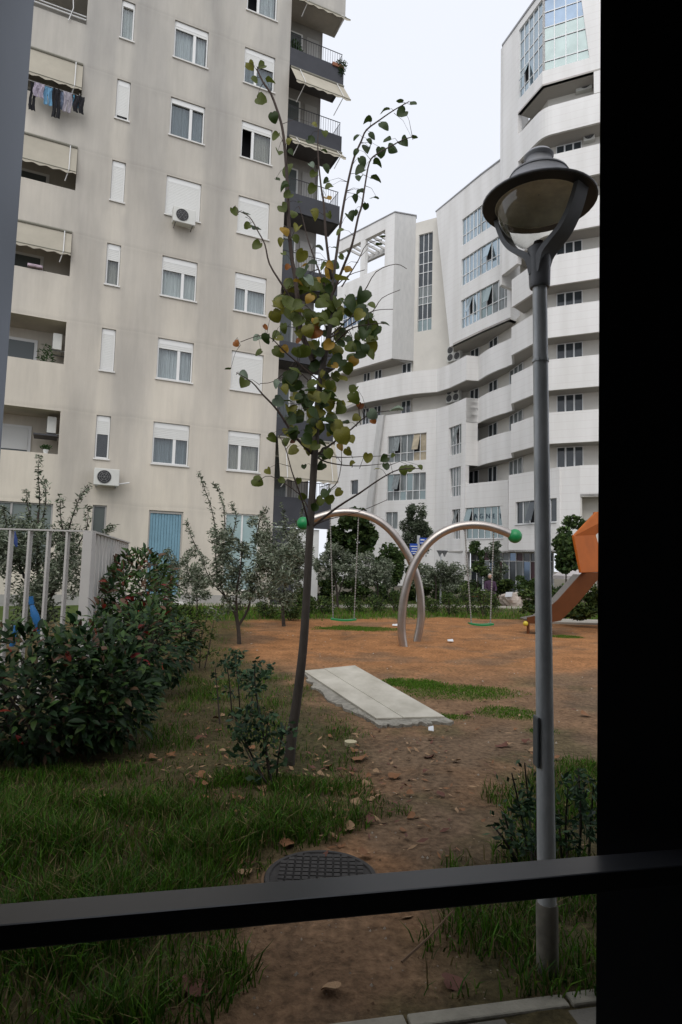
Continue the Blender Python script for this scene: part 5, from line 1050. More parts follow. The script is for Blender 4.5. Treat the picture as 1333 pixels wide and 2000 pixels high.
Z1 = '''225 95 70 l;290 95 60 g;245 185 75 g;350 195 70 g t;290 300 95 g;365 410 75 d;380 535 75 g;395 630 75 g;440 735 100 g;390 800 60 d;460 560 50 l;470 630 50 d;430 850 70 d;450 900 80 g;430 980 90 g;490 1005 70 g;510 1100 60 l;440 1110 85 y;415 1190 70 l;500 1170 60 g;430 1260 50 g;530 1270 90 l;450 1340 55 o;620 455 60 l;600 560 85 d;680 515 70 g;680 620 50 d t;600 710 60 s;700 725 75 d;610 770 70 g;690 810 60 d;605 860 95 g;705 840 60 g;705 920 85 y;610 1020 90 l;710 1020 50 g;650 1220 70 s t;745 1220 60 s t;1230 335 65 d;1155 390 80 d;1055 455 85 d;1145 318 70 d t;1050 372 80 d t;945 440 75 d t;870 530 65 d;980 520 78 d;960 560 60 d;870 625 65 d;950 610 85 d;1030 630 90 d;1105 600 85 d;1175 570 75 d;1240 540 50 d t;1070 560 60 d;915 690 75 d;900 750 85 d;900 790 70 d;1010 705 70 d t;1000 802 80 d t;915 860 45 d;895 880 50 d;865 920 65 d;985 910 80 d t;935 965 50 d;870 1005 60 d;840 1030 65 d;775 1120 70 g;785 1280 60 g;830 1245 40 d;825 1350 75 y;1040 1155 55 d t;1020 1205 50 d t;120 1000 70 g;200 1085 65 g;260 1210 75 g;200 1015 70 s t;260 1110 70 s t;1060 1680 60 s t;530 940 50 s t;600 1320 70 s t'''
Z2 = '''130 350 70 o;310 255 72 o;260 320 60 s;330 325 70 d;265 405 60 g;80 515 60 d t;180 560 90 s;175 600 95 g;390 610 85 s;400 710 90 s;355 945 75 g;435 960 65 g;265 1205 100 g;335 1145 55 l;415 1205 70 g;515 1205 60 g;555 1120 40 d;655 1115 60 d;480 965 50 b;980 795 80 s;1120 770 120 s t;985 835 62 o;890 730 45 o;845 950 75 l;785 990 85 y;850 1095 60 l;945 1065 80 l;1000 1125 60 l t;1050 1070 75 d;1060 1120 70 d;1105 1050 45 g;1170 1135 80 g;1215 1130 70 g;1275 1120 60 g;760 1275 75 l;690 1290 80 d;640 1330 90 g;710 1320 70 g;620 1370 80 d;550 1300 60 g;965 430 75 g;1005 300 60 d;940 380 80 d;900 740 60 b'''
for blob, ox, oy in ((Z1, 420, 100), (Z2, 420, 560)):
    for e in blob.split(';'):
        t = e.split(); lime_leaf(ox+.315*float(t[0]), oy+.315*float(t[1]), .315*float(t[2])*1.08, t[3], len(t) > 4)
def crown(cx, cy, rx, ry, n, keys):
    for i in range(n):
        a = rl.uniform(0, 6.283); r_ = rl.random()**.55; lime_leaf(cx+rx*r_*math.cos(a), cy+ry*r_*math.sin(a), rl.uniform(25, 38), rl.choice(keys), rl.random() < .12, .3)
crown(605, 590, 66, 44, 34, 'dggglly'); crown(690, 640, 50, 64, 36, 'dddggl'); crown(588, 650, 66, 48, 30, 'dggllyo'); crown(650, 700, 50, 48, 18, 'ddglly'); crown(610, 770, 68, 62, 40, 'dddggl'); crown(660, 790, 45, 48, 18, 'dggll'); crown(590, 850, 50, 42, 14, 'ddggl'); crown(645, 870, 50, 38, 14, 'dgll'); crown(635, 540, 60, 28, 14, 'dgglys')
q = MB()
for b_ in LBASE:       # leaf stalks back to the nearest twig
    n_ = min(BPTS, key=lambda v: (v-b_).length_squared); d_ = (n_-b_).length
    if d_ > .012: q.tube([b_, b_.lerp(n_, .5)+Vector((0, 0, .12*d_)), n_-Vector((0, 0, .1*d_))], [.0012, .0016, .0022 if d_ < .1 else .003], 4, cap=False)
q.build('leaf_stalks', TW, lt_)['kind'] = 'stuff'
# ------------------------------------------------------------------ shrubs and trees
OLV = [M('olive_leaf', (.14, .165, .11), .6, island=.45, transl=.2), M('olive_leaf_dark', (.055, .075, .042), .55, island=.4, transl=.2), M('olive_leaf_silver', (.23, .255, .19), .6, island=.35, transl=.1)]
DKG = [M('dark_leaf', (.036, .065, .020), .55, island=.5, transl=.2), M('mid_leaf', (.068, .105, .030), .55, island=.45, transl=.25)]
GRN = [M('bush_leaf', (.055, .09, .024), .6, island=.5, transl=.25), M('bush_leaf_light', (.095, .13, .035), .6, island=.4, transl=.25), M('bush_leaf_dark', (.025, .045, .015), .6, island=.4, transl=.2)]
WOOD = M('branch_wood', (.045, .035, .028), .9, var=.25, scale=12, bump=.4, bscale=30)
def px_clumps(lst, Y, dens=1.0, dep=None):
    out = []
    for (x, y, rx, ry, n) in lst:
        c = at(x, y, Y); k = Y/1200; d = dep if dep else max(rx, ry)*k*.8
        for _ in range(9):
            a_ = random.uniform(0, 6.283); r_ = random.random()**.5*.82; f_ = random.uniform(.28, .5)
            out.append((c.x+math.cos(a_)*r_*rx*k, Y+random.uniform(-.6, .6)*d, c.z+math.sin(a_)*r_*ry*k, rx*k*f_, d*.45, ry*k*f_, int(n*dens/9*random.uniform(.7, 1.3))))
    return out
def tree(name, label, cat, Y, base_px, trunk, clumps, mats, L, W, group=None, seed=1, stems=(), shoots=(), droop=0.0, dep=None, dens=1):
    bp_ = at(base_px, 1150, Y); t = thing(name, label, cat, (bp_.x, Y, 0), group)
    q = MB()
    for pts, r0, r1 in trunk:
        path = [at(x, y, Y) for x, y in pts]
        if pts[0][1] >= 9999: path[0] = Vector((path[1].x, Y, -.05))
        q.tube(smoothpath(path, 3), list(np.linspace(r0*.72, r1*.72, (len(path)-1)*3+1)), 7)
    if trunk: q.build('trunk', WOOD, t, smooth=True)
    cl = px_clumps(clumps, Y, dens, dep)
    for pts in shoots:     # leafy upright shoots
        path = smoothpath([at(x, y, Y+random.uniform(-.2, .2)) for x, y in pts], 6); q = MB(); q.tube(path, [.012*(1-.7*i/(len(path)-1)) for i in range(len(path))], 5); q.build('shoot', WOOD, t)
        for p in path: cl.append((p.x, p.y, p.z, .07, .07, .07, 7))
    leafcloud('foliage', mats, t, cl, L, W, droop, None, seed); return t
tree('olive_tree', 'grey green olive tree with a forked trunk at the edge of the orange earth', 'tree', 12.0, 468, [([(468, 1262), (466, 1225), (460, 1195)], .06, .045), ([(466, 1222), (485, 1190), (490, 1150), (480, 1110)], .04, .015), ([(460, 1198), (440, 1165), (425, 1120), (420, 1060)], .04, .012), ([(464, 1205), (462, 1160), (470, 1110), (475, 1060)], .035, .012), ([(440, 1165), (410, 1130), (395, 1090)], .02, .008)],
     [(440, 1110, 45, 55, 1000), (480, 1090, 50, 50, 1100), (405, 1130, 40, 38, 500), (520, 1130, 45, 50, 900), (470, 1150, 50, 35, 700), (430, 1050, 30, 35, 420), (500, 1040, 30, 35, 450), (445, 1190, 40, 22, 250), (545, 1090, 35, 45, 500)], OLV, .095, .026, dens=1.25, seed=21, shoots=(((425, 1060), (415, 1000), (400, 955), (390, 925)), ((440, 1050), (438, 1000), (428, 960), (418, 945)), ((395, 1090), (375, 1050), (365, 1020)), ((450, 1060), (462, 1010), (450, 985)), ((500, 1050), (510, 1010), (520, 995))), dep=.55)
tree('olive_tree', 'larger silvery olive tree close to the corner of the beige block', 'tree', 15.5, 560, [([(555, 1225), (553, 1180), (560, 1120), (565, 1060)], .07, .02), ([(553, 1185), (535, 1140), (525, 1080)], .04, .012), ([(556, 1150), (585, 1110), (592, 1070)], .03, .01)],
     [(550, 1080, 45, 60, 1600), (580, 1100, 40, 55, 1100), (530, 1120, 40, 50, 900), (555, 1140, 50, 40, 900), (590, 1050, 25, 40, 500), (525, 1050, 25, 35, 400), (540, 1170, 45, 22, 350)], OLV, .105, .03, dens=1.15, seed=22, shoots=(((560, 1050), (555, 1010), (550, 985)), ((530, 1060), (520, 1020), (512, 1000)), ((585, 1040), (590, 1005), (595, 985))), dep=.8)
tree('olive_tree', 'big olive tree with tall shoots behind the pale fence', 'tree', 9.2, 80, [([(80, 1300), (82, 1200), (75, 1120), (75, 1000)], .07, .02), ([(82, 1200), (120, 1120), (130, 1040)], .04, .012), ([(80, 1180), (40, 1110), (20, 1050)], .04, .012)],
     [(70, 1060, 60, 60, 1300), (120, 1080, 50, 60, 1000), (30, 1100, 50, 60, 900), (90, 1140, 75, 50, 1300), (20, 1040, 40, 40, 500), (140, 1130, 30, 50, 500), (60, 1200, 70, 40, 700), (-30, 1080, 50, 80, 700)], OLV, .085, .024, dens=1.4, seed=23, shoots=(((75, 1020), (78, 970), (75, 930), (77, 893)), ((80, 1030), (90, 980), (88, 940)), ((65, 1030), (55, 990), (52, 960)), ((130, 1050), (145, 1000), (160, 965), (175, 950)), ((125, 1050), (118, 1000), (120, 970)), ((150, 1070), (170, 1030), (172, 990)), ((20, 1050), (10, 1010), (5, 990)), ((200, 1075), (208, 1040), (222, 1028))), dep=.7)
tree('olive_sapling', 'small thin olive sapling in front of the blue door', 'tree', 18.0, 325, [([(322, 1215), (322, 1170), (318, 1130)], .035, .015), ([(322, 1170), (335, 1130), (338, 1100)], .02, .008)], [(322, 1110, 26, 38, 520), (338, 1130, 20, 32, 300), (308, 1135, 20, 30, 280), (322, 1160, 28, 20, 150)], OLV, .11, .032, dens=1.6, seed=24, dep=.4)
tree('olive_sapling', 'olive sapling right of the blue door behind the forked olive', 'tree', 17.0, 385, [([(385, 1220), (385, 1160), (378, 1110)], .035, .012)], [(380, 1110, 28, 40, 520), (395, 1140, 28, 30, 350), (370, 1150, 24, 30, 280)], OLV, .11, .032, dens=1.6, seed=25, dep=.4)
# background planting
BG = [('round_tree', 'round dark green tree beyond the left swing seat', 'tree', 29.0, 690, [([(690, 1175), (690, 1100), (690, 1040)], .1, .05)], [(690, 1040, 42, 38, 1500), (660, 1060, 30, 30, 700), (718, 1060, 24, 30, 600), (690, 1010, 28, 18, 500), (680, 1080, 45, 24, 700)], DKG, .2, .13),
      ('olive_tree', 'dull grey olive tree left of the swing legs in the far bed', 'tree', 22.0, 655, [([(660, 1190), (658, 1150), (650, 1110)], .07, .03), ([(660, 1165), (672, 1130), (680, 1100)], .04, .02)], [(650, 1090, 32, 30, 900), (680, 1095, 28, 28, 700), (630, 1105, 20, 25, 400), (660, 1120, 35, 20, 500)], OLV, .11, .03),
      ('olive_tree', 'low round olive tree between the swing chain and crossing arches', 'tree', 23.5, 740, [([(738, 1190), (738, 1150), (735, 1120)], .06, .03)], [(735, 1110, 36, 34, 1300), (715, 1120, 25, 25, 500), (758, 1120, 24, 28, 500)], OLV, .11, .03),
      ('dark_shrub', 'tall dark shrub behind the left swing arch', 'shrub', 27.0, 770, [([(768, 1175), (768, 1120), (768, 1090)], .06, .03)], [(765, 1090, 30, 36, 1100), (785, 1110, 26, 36, 800), (750, 1100, 20, 30, 400)], DKG, .13, .06),
      ('olive_tree', 'tall slim olive tree against the white building above the swing arches', 'tree', 33.0, 812, [([(812, 1165), (812, 1090), (812, 1030)], .09, .03)], [(812, 1020, 26, 34, 1300), (800, 1045, 22, 30, 700), (826, 1045, 20, 32, 700), (815, 1075, 28, 20, 500), (808, 1060, 26, 25, 500)], OLV[:2], .16, .04),
      ('olive_tree', 'wide grey olive tree right of the swing legs', 'tree', 24.5, 850, [([(850, 1190), (852, 1150), (850, 1120)], .06, .03)], [(850, 1120, 36, 28, 1200), (885, 1115, 28, 28, 900), (820, 1125, 20, 28, 400), (870, 1140, 40, 18, 500)], OLV, .11, .03),
      ('slim_tree', 'slim young tree in front of the left end of the shop glass', 'tree', 28.0, 933, [([(933, 1180), (933, 1120), (932, 1080)], .03, .015)], [(932, 1075, 12, 20, 260), (934, 1105, 14, 22, 220)], DKG, .14, .06),
      ('slim_tree', 'second slim young tree in front of the shop doors', 'tree', 28.0, 968, [([(966, 1180), (966, 1120), (965, 1085)], .03, .015)], [(965, 1075, 14, 16, 260), (970, 1105, 18, 28, 360), (955, 1120, 16, 24, 220)], OLV[:2], .14, .05),
      ('round_tree', 'dense young tree between the lamp post and the orange slide', 'tree', 26.0, 1106, [([(1106, 1190), (1106, 1130), (1105, 1080)], .05, .03)], [(1108, 1080, 24, 34, 900), (1122, 1060, 18, 34, 600), (1100, 1050, 14, 26, 350), (1110, 1105, 20, 18, 350), (1135, 1030, 14, 18, 200), (1120, 1015, 14, 16, 160)], DKG, .14, .08),
      ('leafy_bush', 'leafy bush between the boulder and the lamp post', 'shrub', 18.5, 1040, [], [(1045, 1165, 22, 24, 700), (1062, 1150, 22, 22, 450), (1034, 1186, 14, 12, 180), (1052, 1185, 26, 15, 350)], GRN, .09, .045),
      ('leafy_bush', 'wide green bush behind the slide at the right edge', 'shrub', 17.5, 1145, [], [(1120, 1185, 26, 22, 600), (1155, 1175, 28, 30, 900), (1180, 1185, 26, 28, 600), (1140, 1200, 36, 12, 400)], GRN, .09, .045)]
for i, (nm, lab, cat, Y, bx_, tr_, cl_, mt_, L_, W_) in enumerate(BG): tree(nm, lab, cat, Y, bx_, tr_, cl_, mt_, L_*1.25, W_*1.5, dens=1.7, seed=40+i, dep=(1.0 if Y > 21 else .6))
LOW = [(635, 1180, 18, 16, 19.5), (690, 1180, 24, 16, 20), (735, 1178, 22, 15, 20.5), (775, 1170, 18, 18, 21), (840, 1182, 20, 16, 21), (880, 1178, 24, 20, 20), (915, 1165, 22, 26, 21), (945, 1170, 18, 20, 20), (962, 1168, 13, 14, 23), (1078, 1165, 16, 16, 24), (605, 1178, 16, 16, 19), (570, 1195, 20, 12, 17), (520, 1190, 24, 14, 17.5)]
NMS = ['low green shrub under the left swing chains', 'low bushy shrub right of the left swing seat', 'low shrub halfway between left seat and swing legs', 'yellowish low shrub just left of the swing legs', 'low shrub just right of the swing legs', 'low dark shrub under the left chain of the right swing', 'taller weedy shrub behind the right swing seat', 'weedy shrub under the right chain of the right swing', 'small shrub left of the boulder below the shop door', 'small shrub hidden right behind the lamp post near the slide', 'low shrub at the white wall corner right of the trunk', 'low shrub left of the lime trunk by the beige block', 'low shrub behind the forked olive on the grass edge']
for i, ((x, y, rx, ry, Y), lab) in enumerate(zip(LOW, NMS)):
    c = at(x, y, Y); t = thing('low_shrub', lab, 'shrub', (c.x, Y, 0), 'low shrubs behind the playground'); k = Y/1200
    q = MB()
    for j in range(5): q.tube([(c.x+random.uniform(-.05, .05), Y, -.05), (c.x+random.uniform(-.3, .3), Y+random.uniform(-.2, .2), c.z+ry*k*.5)], .01, 4)
    q.build('stem', WOOD, t); leafcloud('foliage', GRN, t, [(c.x, Y, max(c.z, .25), rx*k, .35, max(ry*k, .2), 420), (c.x+rx*k*.5, Y, .2, rx*k*.8, .3, .22, 160), (c.x-rx*k*.4, Y+.1, c.z+ry*k*.5, rx*k*.5, .25, ry*k*.6, 120)], .085, .035, seed=70+i)
MIDS = [(640, 1140, 26, 24, 26, 'broad green bush behind the left chains of the left swing'), (700, 1145, 30, 22, 27, 'broad green bush seen through the left swing'), (760, 1150, 26, 20, 26, 'green bush low behind the left swing arch'), (815, 1148, 26, 24, 28, 'dark green bush seen between the swing legs'), (865, 1150, 28, 22, 27, 'green bush below the far lamp post'), (910, 1145, 26, 22, 29, 'dark bush at the left end of the shop glass'), (975, 1142, 22, 12, 31, 'low bush before the shop door behind the boulder'), (1032, 1140, 24, 16, 31, 'low bush before the right end of the shop glass'), (1095, 1165, 26, 22, 24, 'green bush below the white parasol'), (590, 1165, 20, 18, 22, 'small bush beside the white base wall')]
for i, (x, y, rx, ry, Y, lab) in enumerate(MIDS):
    c = at(x, y, Y); k = Y/1200; t = thing('garden_bush', lab, 'shrub', (c.x, Y, 0), 'bushes in front of the white building'); q = MB()
    for j in range(5): q.tube([(c.x+random.uniform(-.1, .1), Y, -.05), (c.x+random.uniform(-.5, .5)*rx*k, Y, c.z)], .015, 4)
    q.build('stem', WOOD, t); leafcloud('foliage', [GRN, DKG+GRN[:1], GRN[:1]+OLV[1:2]][i % 3], t, px_clumps([(x, y, rx*1.1, ry*1.2, 1500), (x, y+ry*.9, rx*1.2, ry*.8, 700)], Y, 1, .7), .16, .075, seed=120+i)
# photinia hedge at the left: the largest leaves are leaves, the rest a mass
PHM = [M('photinia_leaf', (.014, .034, .012), .48, island=.35, transl=.12, spec=.3), M('photinia_leaf_green', (.045, .085, .022), .45, island=.35, transl=.2, spec=.5), M('photinia_leaf_red', (.20, .030, .018), .4, island=.35, transl=.2), M('photinia_leaf_bronze', (.10, .060, .035), .42, island=.3, transl=.15)]
def oval_leaf(fold):
    pts = [(0, 0), (.10, .16), (.165, .36), (.17, .56), (.11, .8), (0, 1)]; vs = [(0, y, -.35*(y-.35)**2) for _, y in pts]; fs = []
    for sg in (1, -1):
        st = len(vs); vs += [(sg*x, y, fold*x-.35*(y-.35)**2) for x, y in pts]
        for i in range(5): f = (i, st+i, st+i+1, i+1); fs.append(f if sg > 0 else f[::-1])
    return vs, fs
OV = []
for k_, mt in enumerate(PHM):
    vs, fs = oval_leaf(.35); me = bpy.data.meshes.new('photinia_leaf'); me.from_pydata(vs, [], fs); me.materials.append(mt); me.polygons.foreach_set('use_smooth', [True]*len(fs)); OV.append(me)
def hedge(name, label, cls, nbig, nmass, L0, seed, redtop, base):
    g = random.Random(seed); t = thing(name, label, 'hedge', base); q = MB()
    for c in cls:
        for _ in range(5): q.tube([(base[0]+g.uniform(-.4, .4)*1.2, base[1]+g.uniform(-.2, .2), -.05), (c[0]+g.uniform(-.3, .3)*c[3], c[1], c[2]*.6), (c[0]+g.uniform(-.7, .7)*c[3], c[1]+g.uniform(-.5, .5)*c[4], c[2]+.5*c[5])], [.018, .012, .005], 5)
    q.build('stems', WOOD, t)
    tot = sum(c[6] for c in cls)
    def sample():
        r_ = g.uniform(0, tot)
        for c in cls:
            r_ -= c[6]
            if r_ <= 0: break
        d = Vector((g.gauss(0, 1), g.gauss(0, 1), g.gauss(0, 1))).normalized(); rr = g.uniform(.55, 1)**.5
        return Vector((c[0]+d.x*c[3]*rr, c[1]+d.y*c[4]*rr, max(.12, c[2]+d.z*c[5]*rr))), d
    def mw(p, d):
        tip = (d*.6+Vector((g.uniform(-.8, .8), g.uniform(-.8, .8), g.uniform(-.5, .45)))).normalized(); nr = (Vector((0, 0, 1))+Vector((g.uniform(-.7, .7), g.uniform(-1.1, .3), 0))); xa = tip.cross(nr).normalized(); nr = xa.cross(tip); s = L0*g.uniform(.65, 1.25)
        return Matrix(((xa.x*s, tip.x*s, nr.x*s, p.x), (xa.y*s, tip.y*s, nr.y*s, p.y), (xa.z*s, tip.z*s, nr.z*s, p.z), (0, 0, 0, 1)))
    def kind(p):
        r_ = g.random(); h = sm(.6, 1.35, p.z)
        if r_ < .008+.022*redtop*h: return 2
        if r_ < .05+.12*redtop*h: return 3
        return 1 if r_ < .30+.55*h else 0
    P_ = sorted([sample() for _ in range(nbig*4)], key=lambda a: a[0].y)
    for p, d in P_[:nbig]: inst('leaf', OV[kind(p)], t, mw(p, d))
    vs0, fs0 = oval_leaf(.35); V_ = []; Fc = []; MI = []
    vs0 = [Vector(v) for v in vs0]
    for _ in range(nmass):
        p, d = sample(); m_ = mw(p, d); k_ = kind(p); n_ = len(V_); V_ += [tuple(m_ @ v) for v in vs0]; Fc += [tuple(i+n_ for i in f) for f in fs0]; MI += [k_]*len(fs0)
    me = bpy.data.meshes.new('foliage'); me.from_pydata(V_, [], Fc); 
    for m_ in PHM: me.materials.append(m_)
    me.polygons.foreach_set('material_index', MI); me.polygons.foreach_set('use_smooth', [True]*len(Fc)); o = bpy.data.objects.new('foliage', me); COL.objects.link(o); o.parent = t; o.matrix_parent_inverse = t.matrix_basis.inverted(); o['kind'] = 'stuff'; return t
hedge('photinia_hedge', 'large dark photinia hedge with some red young leaves at the lower left', [(-2.55, 5.0, .55, .75, .55, .48, 10), (-2.0, 5.2, .55, .46, .5, .48, 8), (-2.05, 5.8, .72, .6, .5, .46, 6), (-3.3, 5.1, .55, .7, .55, .48, 6), (-1.85, 5.15, .42, .38, .4, .38, 5), (-2.4, 4.9, .4, .7, .45, .4, 5)], 290, 4400, .105, 3, .7, (-2.3, 5.2, 0))
hedge('photinia_hedge', 'second photinia hedge with bronze tips rising beside the fence return', [(-2.55, 7.6, .85, .5, .5, .65, 6), (-2.75, 8.6, 1.10, .5, .5, .62, 7), (-2.15, 7.2, .6, .5, .4, .5, 4)], 150, 3200, .11, 4, 1.6, (-2.6, 7.9, 0))
# rose bushes and garden shrubs round the lime tree and the lamp
ROSE = [M('rose_leaf', (.050, .095, .045), .5, island=.4, transl=.2), M('rose_leaf_dark', (.025, .052, .028), .5, island=.4, transl=.15)]
def rosebush(label, base, stems, clumps, seed, name='rose_bush', L=.06, W=.035, mats=None, Y=None):
    b = gnd(*base); Y = Y or b.y; t = thing(name, label, 'shrub', (b.x, Y, 0)); g = random.Random(seed); cl = []
    for pts in stems:
        path = [at(x, y, Y+g.uniform(-.12, .12)) for x, y in pts]; q = MB(); sp = smoothpath(path, 4); q.tube(sp, [.009*(1-.6*i/(len(sp)-1)) for i in range(len(sp))], 5); q.build('stem', WOOD, t)
        for p in sp[len(sp)//3::2]: cl.append((p.x, p.y, p.z, .09, .09, .07, 9))
    leafcloud('leaves', mats or ROSE, t, cl+px_clumps(clumps, Y, .62, .2), L, W*.85, seed=seed); return t
rosebush('dark rose bush hard against the left of the lime trunk', (510, 1530), [((530, 1540), (515, 1440), (500, 1350), (498, 1300)), ((540, 1545), (545, 1470), (560, 1410)), ((525, 1540), (480, 1450), (455, 1390)), ((535, 1545), (520, 1460), (525, 1400)), ((540, 1550), (500, 1500), (470, 1440))], [(490, 1420, 50, 32, 150), (540, 1430, 40, 34, 130), (475, 1450, 40, 30, 80), (500, 1360, 28, 28, 60), (515, 1480, 45, 35, 70)], 81)
rosebush('thin tall rose bush farther back with bare stems', (450, 1410), [((430, 1420), (424, 1340), (420, 1300)), ((455, 1415), (448, 1330), (440, 1285)), ((470, 1405), (465, 1330), (455, 1270)), ((490, 1400), (495, 1330), (490, 1320))], [(455, 1290, 30, 20, 130), (490, 1325, 25, 20, 120), (470, 1310, 25, 20, 90), (515, 1310, 25, 18, 100)], 82)
rosebush('straggly green shrub left of the forked olive trunk', (380, 1310), [((360, 1310), (355, 1240), (345, 1180)), ((390, 1305), (395, 1240), (410, 1190)), ((375, 1310), (375, 1240), (370, 1160)), ((400, 1305), (412, 1250), (418, 1210))], [(350, 1210, 35, 40, 420), (390, 1220, 35, 40, 420), (370, 1250, 45, 30, 400), (330, 1250, 25, 30, 250), (400, 1270, 30, 22, 200)], 83, 'garden_shrub', .07, .03, GRN)
rosebush('low dark shrub left of the lamp post foot', (1035, 1700), [((1035, 1700), (1020, 1600), (1000, 1510)), ((1040, 1700), (1035, 1600), (1025, 1490)), ((1045, 1700), (1050, 1590), (1048, 1530)), ((1030, 1705), (1000, 1640), (985, 1590)), ((1020, 1700), (985, 1640), (960, 1610))], [(1030, 1570, 30, 30, 150), (1010, 1610, 25, 35, 110), (1040, 1640, 25, 30, 120)], 84, 'garden_shrub', .05, .022)
rosebush('low dark shrub between the lamp post and the black window post', (1130, 1690), [((1110, 1700), (1105, 1620), (1110, 1540)), ((1130, 1700), (1135, 1600), (1130, 1500)), ((1150, 1695), (1155, 1600), (1160, 1530)), ((1100, 1700), (1095, 1640), (1092, 1580))], [(1130, 1560, 35, 35, 200), (1150, 1610, 25, 40, 170), (1110, 1630, 25, 40, 150), (1140, 1530, 25, 25, 90)], 85, 'garden_shrub', .05, .022)
# ------------------------------------------------------------------ grass, litter
def blades(name, pts, hs, mat_, label, lean=.75, wid=.0032):
    n = len(pts); P_ = np.array(pts); h = np.array(hs); a = rng.random(n)*6.283; d = np.stack([np.cos(a), np.sin(a), np.zeros(n)], 1); s = np.stack([-np.sin(a), np.cos(a), np.zeros(n)], 1)
    a2 = rng.random(n)*6.283; s = np.stack([np.cos(a2), np.sin(a2), np.zeros(n)], 1); ln = (rng.random(n)*lean*1.4)[:, None]*h[:, None]; w = (wid*(.6+.8*rng.random(n)))[:, None]; up_ = np.array([[0, 0, 1.]]); H_ = h[:, None]
    V_ = np.stack([P_-s*w, P_+s*w, P_+d*ln*.35+up_*H_*.55+s*w*.8, P_+d*ln*.35+up_*H_*.55-s*w*.8, P_+d*ln+up_*H_*(1-.25*rng.random(n)[:, None])], 1).reshape(-1, 3)
    k = np.arange(n)*5; fa = [(i, i+1, i+2, i+3) for i in k]; fb = [(i+3, i+2, i+4) for i in k]
    me = bpy.data.meshes.new(name); me.from_pydata(V_.tolist(), [], fa+fb)
    for m_ in mat_: me.materials.append(m_)
    mi = rng.choice(len(mat_), n, p=[.52, .26, .22][:len(mat_)] if len(mat_) == 3 else None); me.polygons.foreach_set('material_index', np.concatenate([mi, mi]).astype(np.int32)); me.update()
    o = bpy.data.objects.new(name, me); COL.objects.link(o); tag(o, label, 'grass', kind='stuff'); return o
GM = [M('grass_blade', (.066, .150, .012), .55, island=.5, transl=.3), M('grass_blade_dark', (.032, .088, .008), .55, island=.4, transl=.25), M('grass_blade_dry', (.17, .135, .06), .7, island=.35, transl=.2)]
GF = [M('grass_fresh', (.085, .165, .018), .55, island=.4, transl=.3), GM[0], GM[2]]
gp_, gh_ = [], []
def scatter(n, x0, x1, y0, y1, f):
    for _ in range(n):
        x = random.uniform(x0, x1); y = random.uniform(y0, y1); r_ = f(x, y)
        if r_: gp_.append((x, y, gz(x, y)-.006)); gh_.append(r_)
def fl(x, y):
    gl = grassness(x, y)[0]
    if gl < .25: return 0
    cl = nzz(x, y, 2.3, 12); lush = sm(4.6, 3.6, y+.35*cl)
    if random.random() > gl*(.12+.62*sm(-.15, .4, cl) if lush < .5 else .35+sm(-.35, .25, cl)): return 0
    return (.04+.06*random.random()+.09*lush*random.random()+.03*lush)*(.7+.5*sm(-.3, .4, cl))*(.45+.55*gl)
scatter(70000, -3.2, .7, 2.15, 4.7, fl); scatter(40000, -3.2, .7, 4.4, 8.5, fl); scatter(14000, -5, -.2, 8, 16.5, lambda x, y: fl(x, y)*.9)
blades('grass', gp_, gh_, GM, 'long dark grass covering the ground left of the dirt path'); gp_, gh_ = [], []
def fr_(x, y):
    g_ = grassness(x, y)[1]
    if y > 5.6 or g_ < .3 or random.random() > g_*sm(-.45, .2, nzz(x, y, 3, 4)): return 0
    return .035+.11*random.random()**1.5
scatter(42000, -.2, 2.6, 2.42, 5.5, fr_); blades('grass', gp_, gh_, GM, 'tufts of grass and weeds round the lamp post foot'); gp_, gh_ = [], []
def fp_(x, y):
    g_ = grassness(x, y)[3]
    return 0 if random.random() > g_*.9 else .015+.022*random.random()
for c, rx, ry in PATCH: scatter(int(15000*rx*ry/(.75*.55)**.5), c.x-rx*1.2, c.x+rx*1.2, c.y-ry*1.2, c.y+ry*1.2, fp_)
blades('grass', gp_, gh_, GF[:2], 'short bright green grass patches on the bare earth', .5, .005); gp_, gh_ = [], []
def ff_(x, y):
    g_ = grassness(x, y)[2]
    return 0 if random.random() > g_*.9 else .05+.12*random.random()
scatter(22000, -6, 12, 16.3, 21.5, ff_); scatter(9000, -6, 12, 21.5, 30, ff_); blades('grass', gp_, gh_, GF, 'band of green grass along the far edge of the playground', .5, .011)
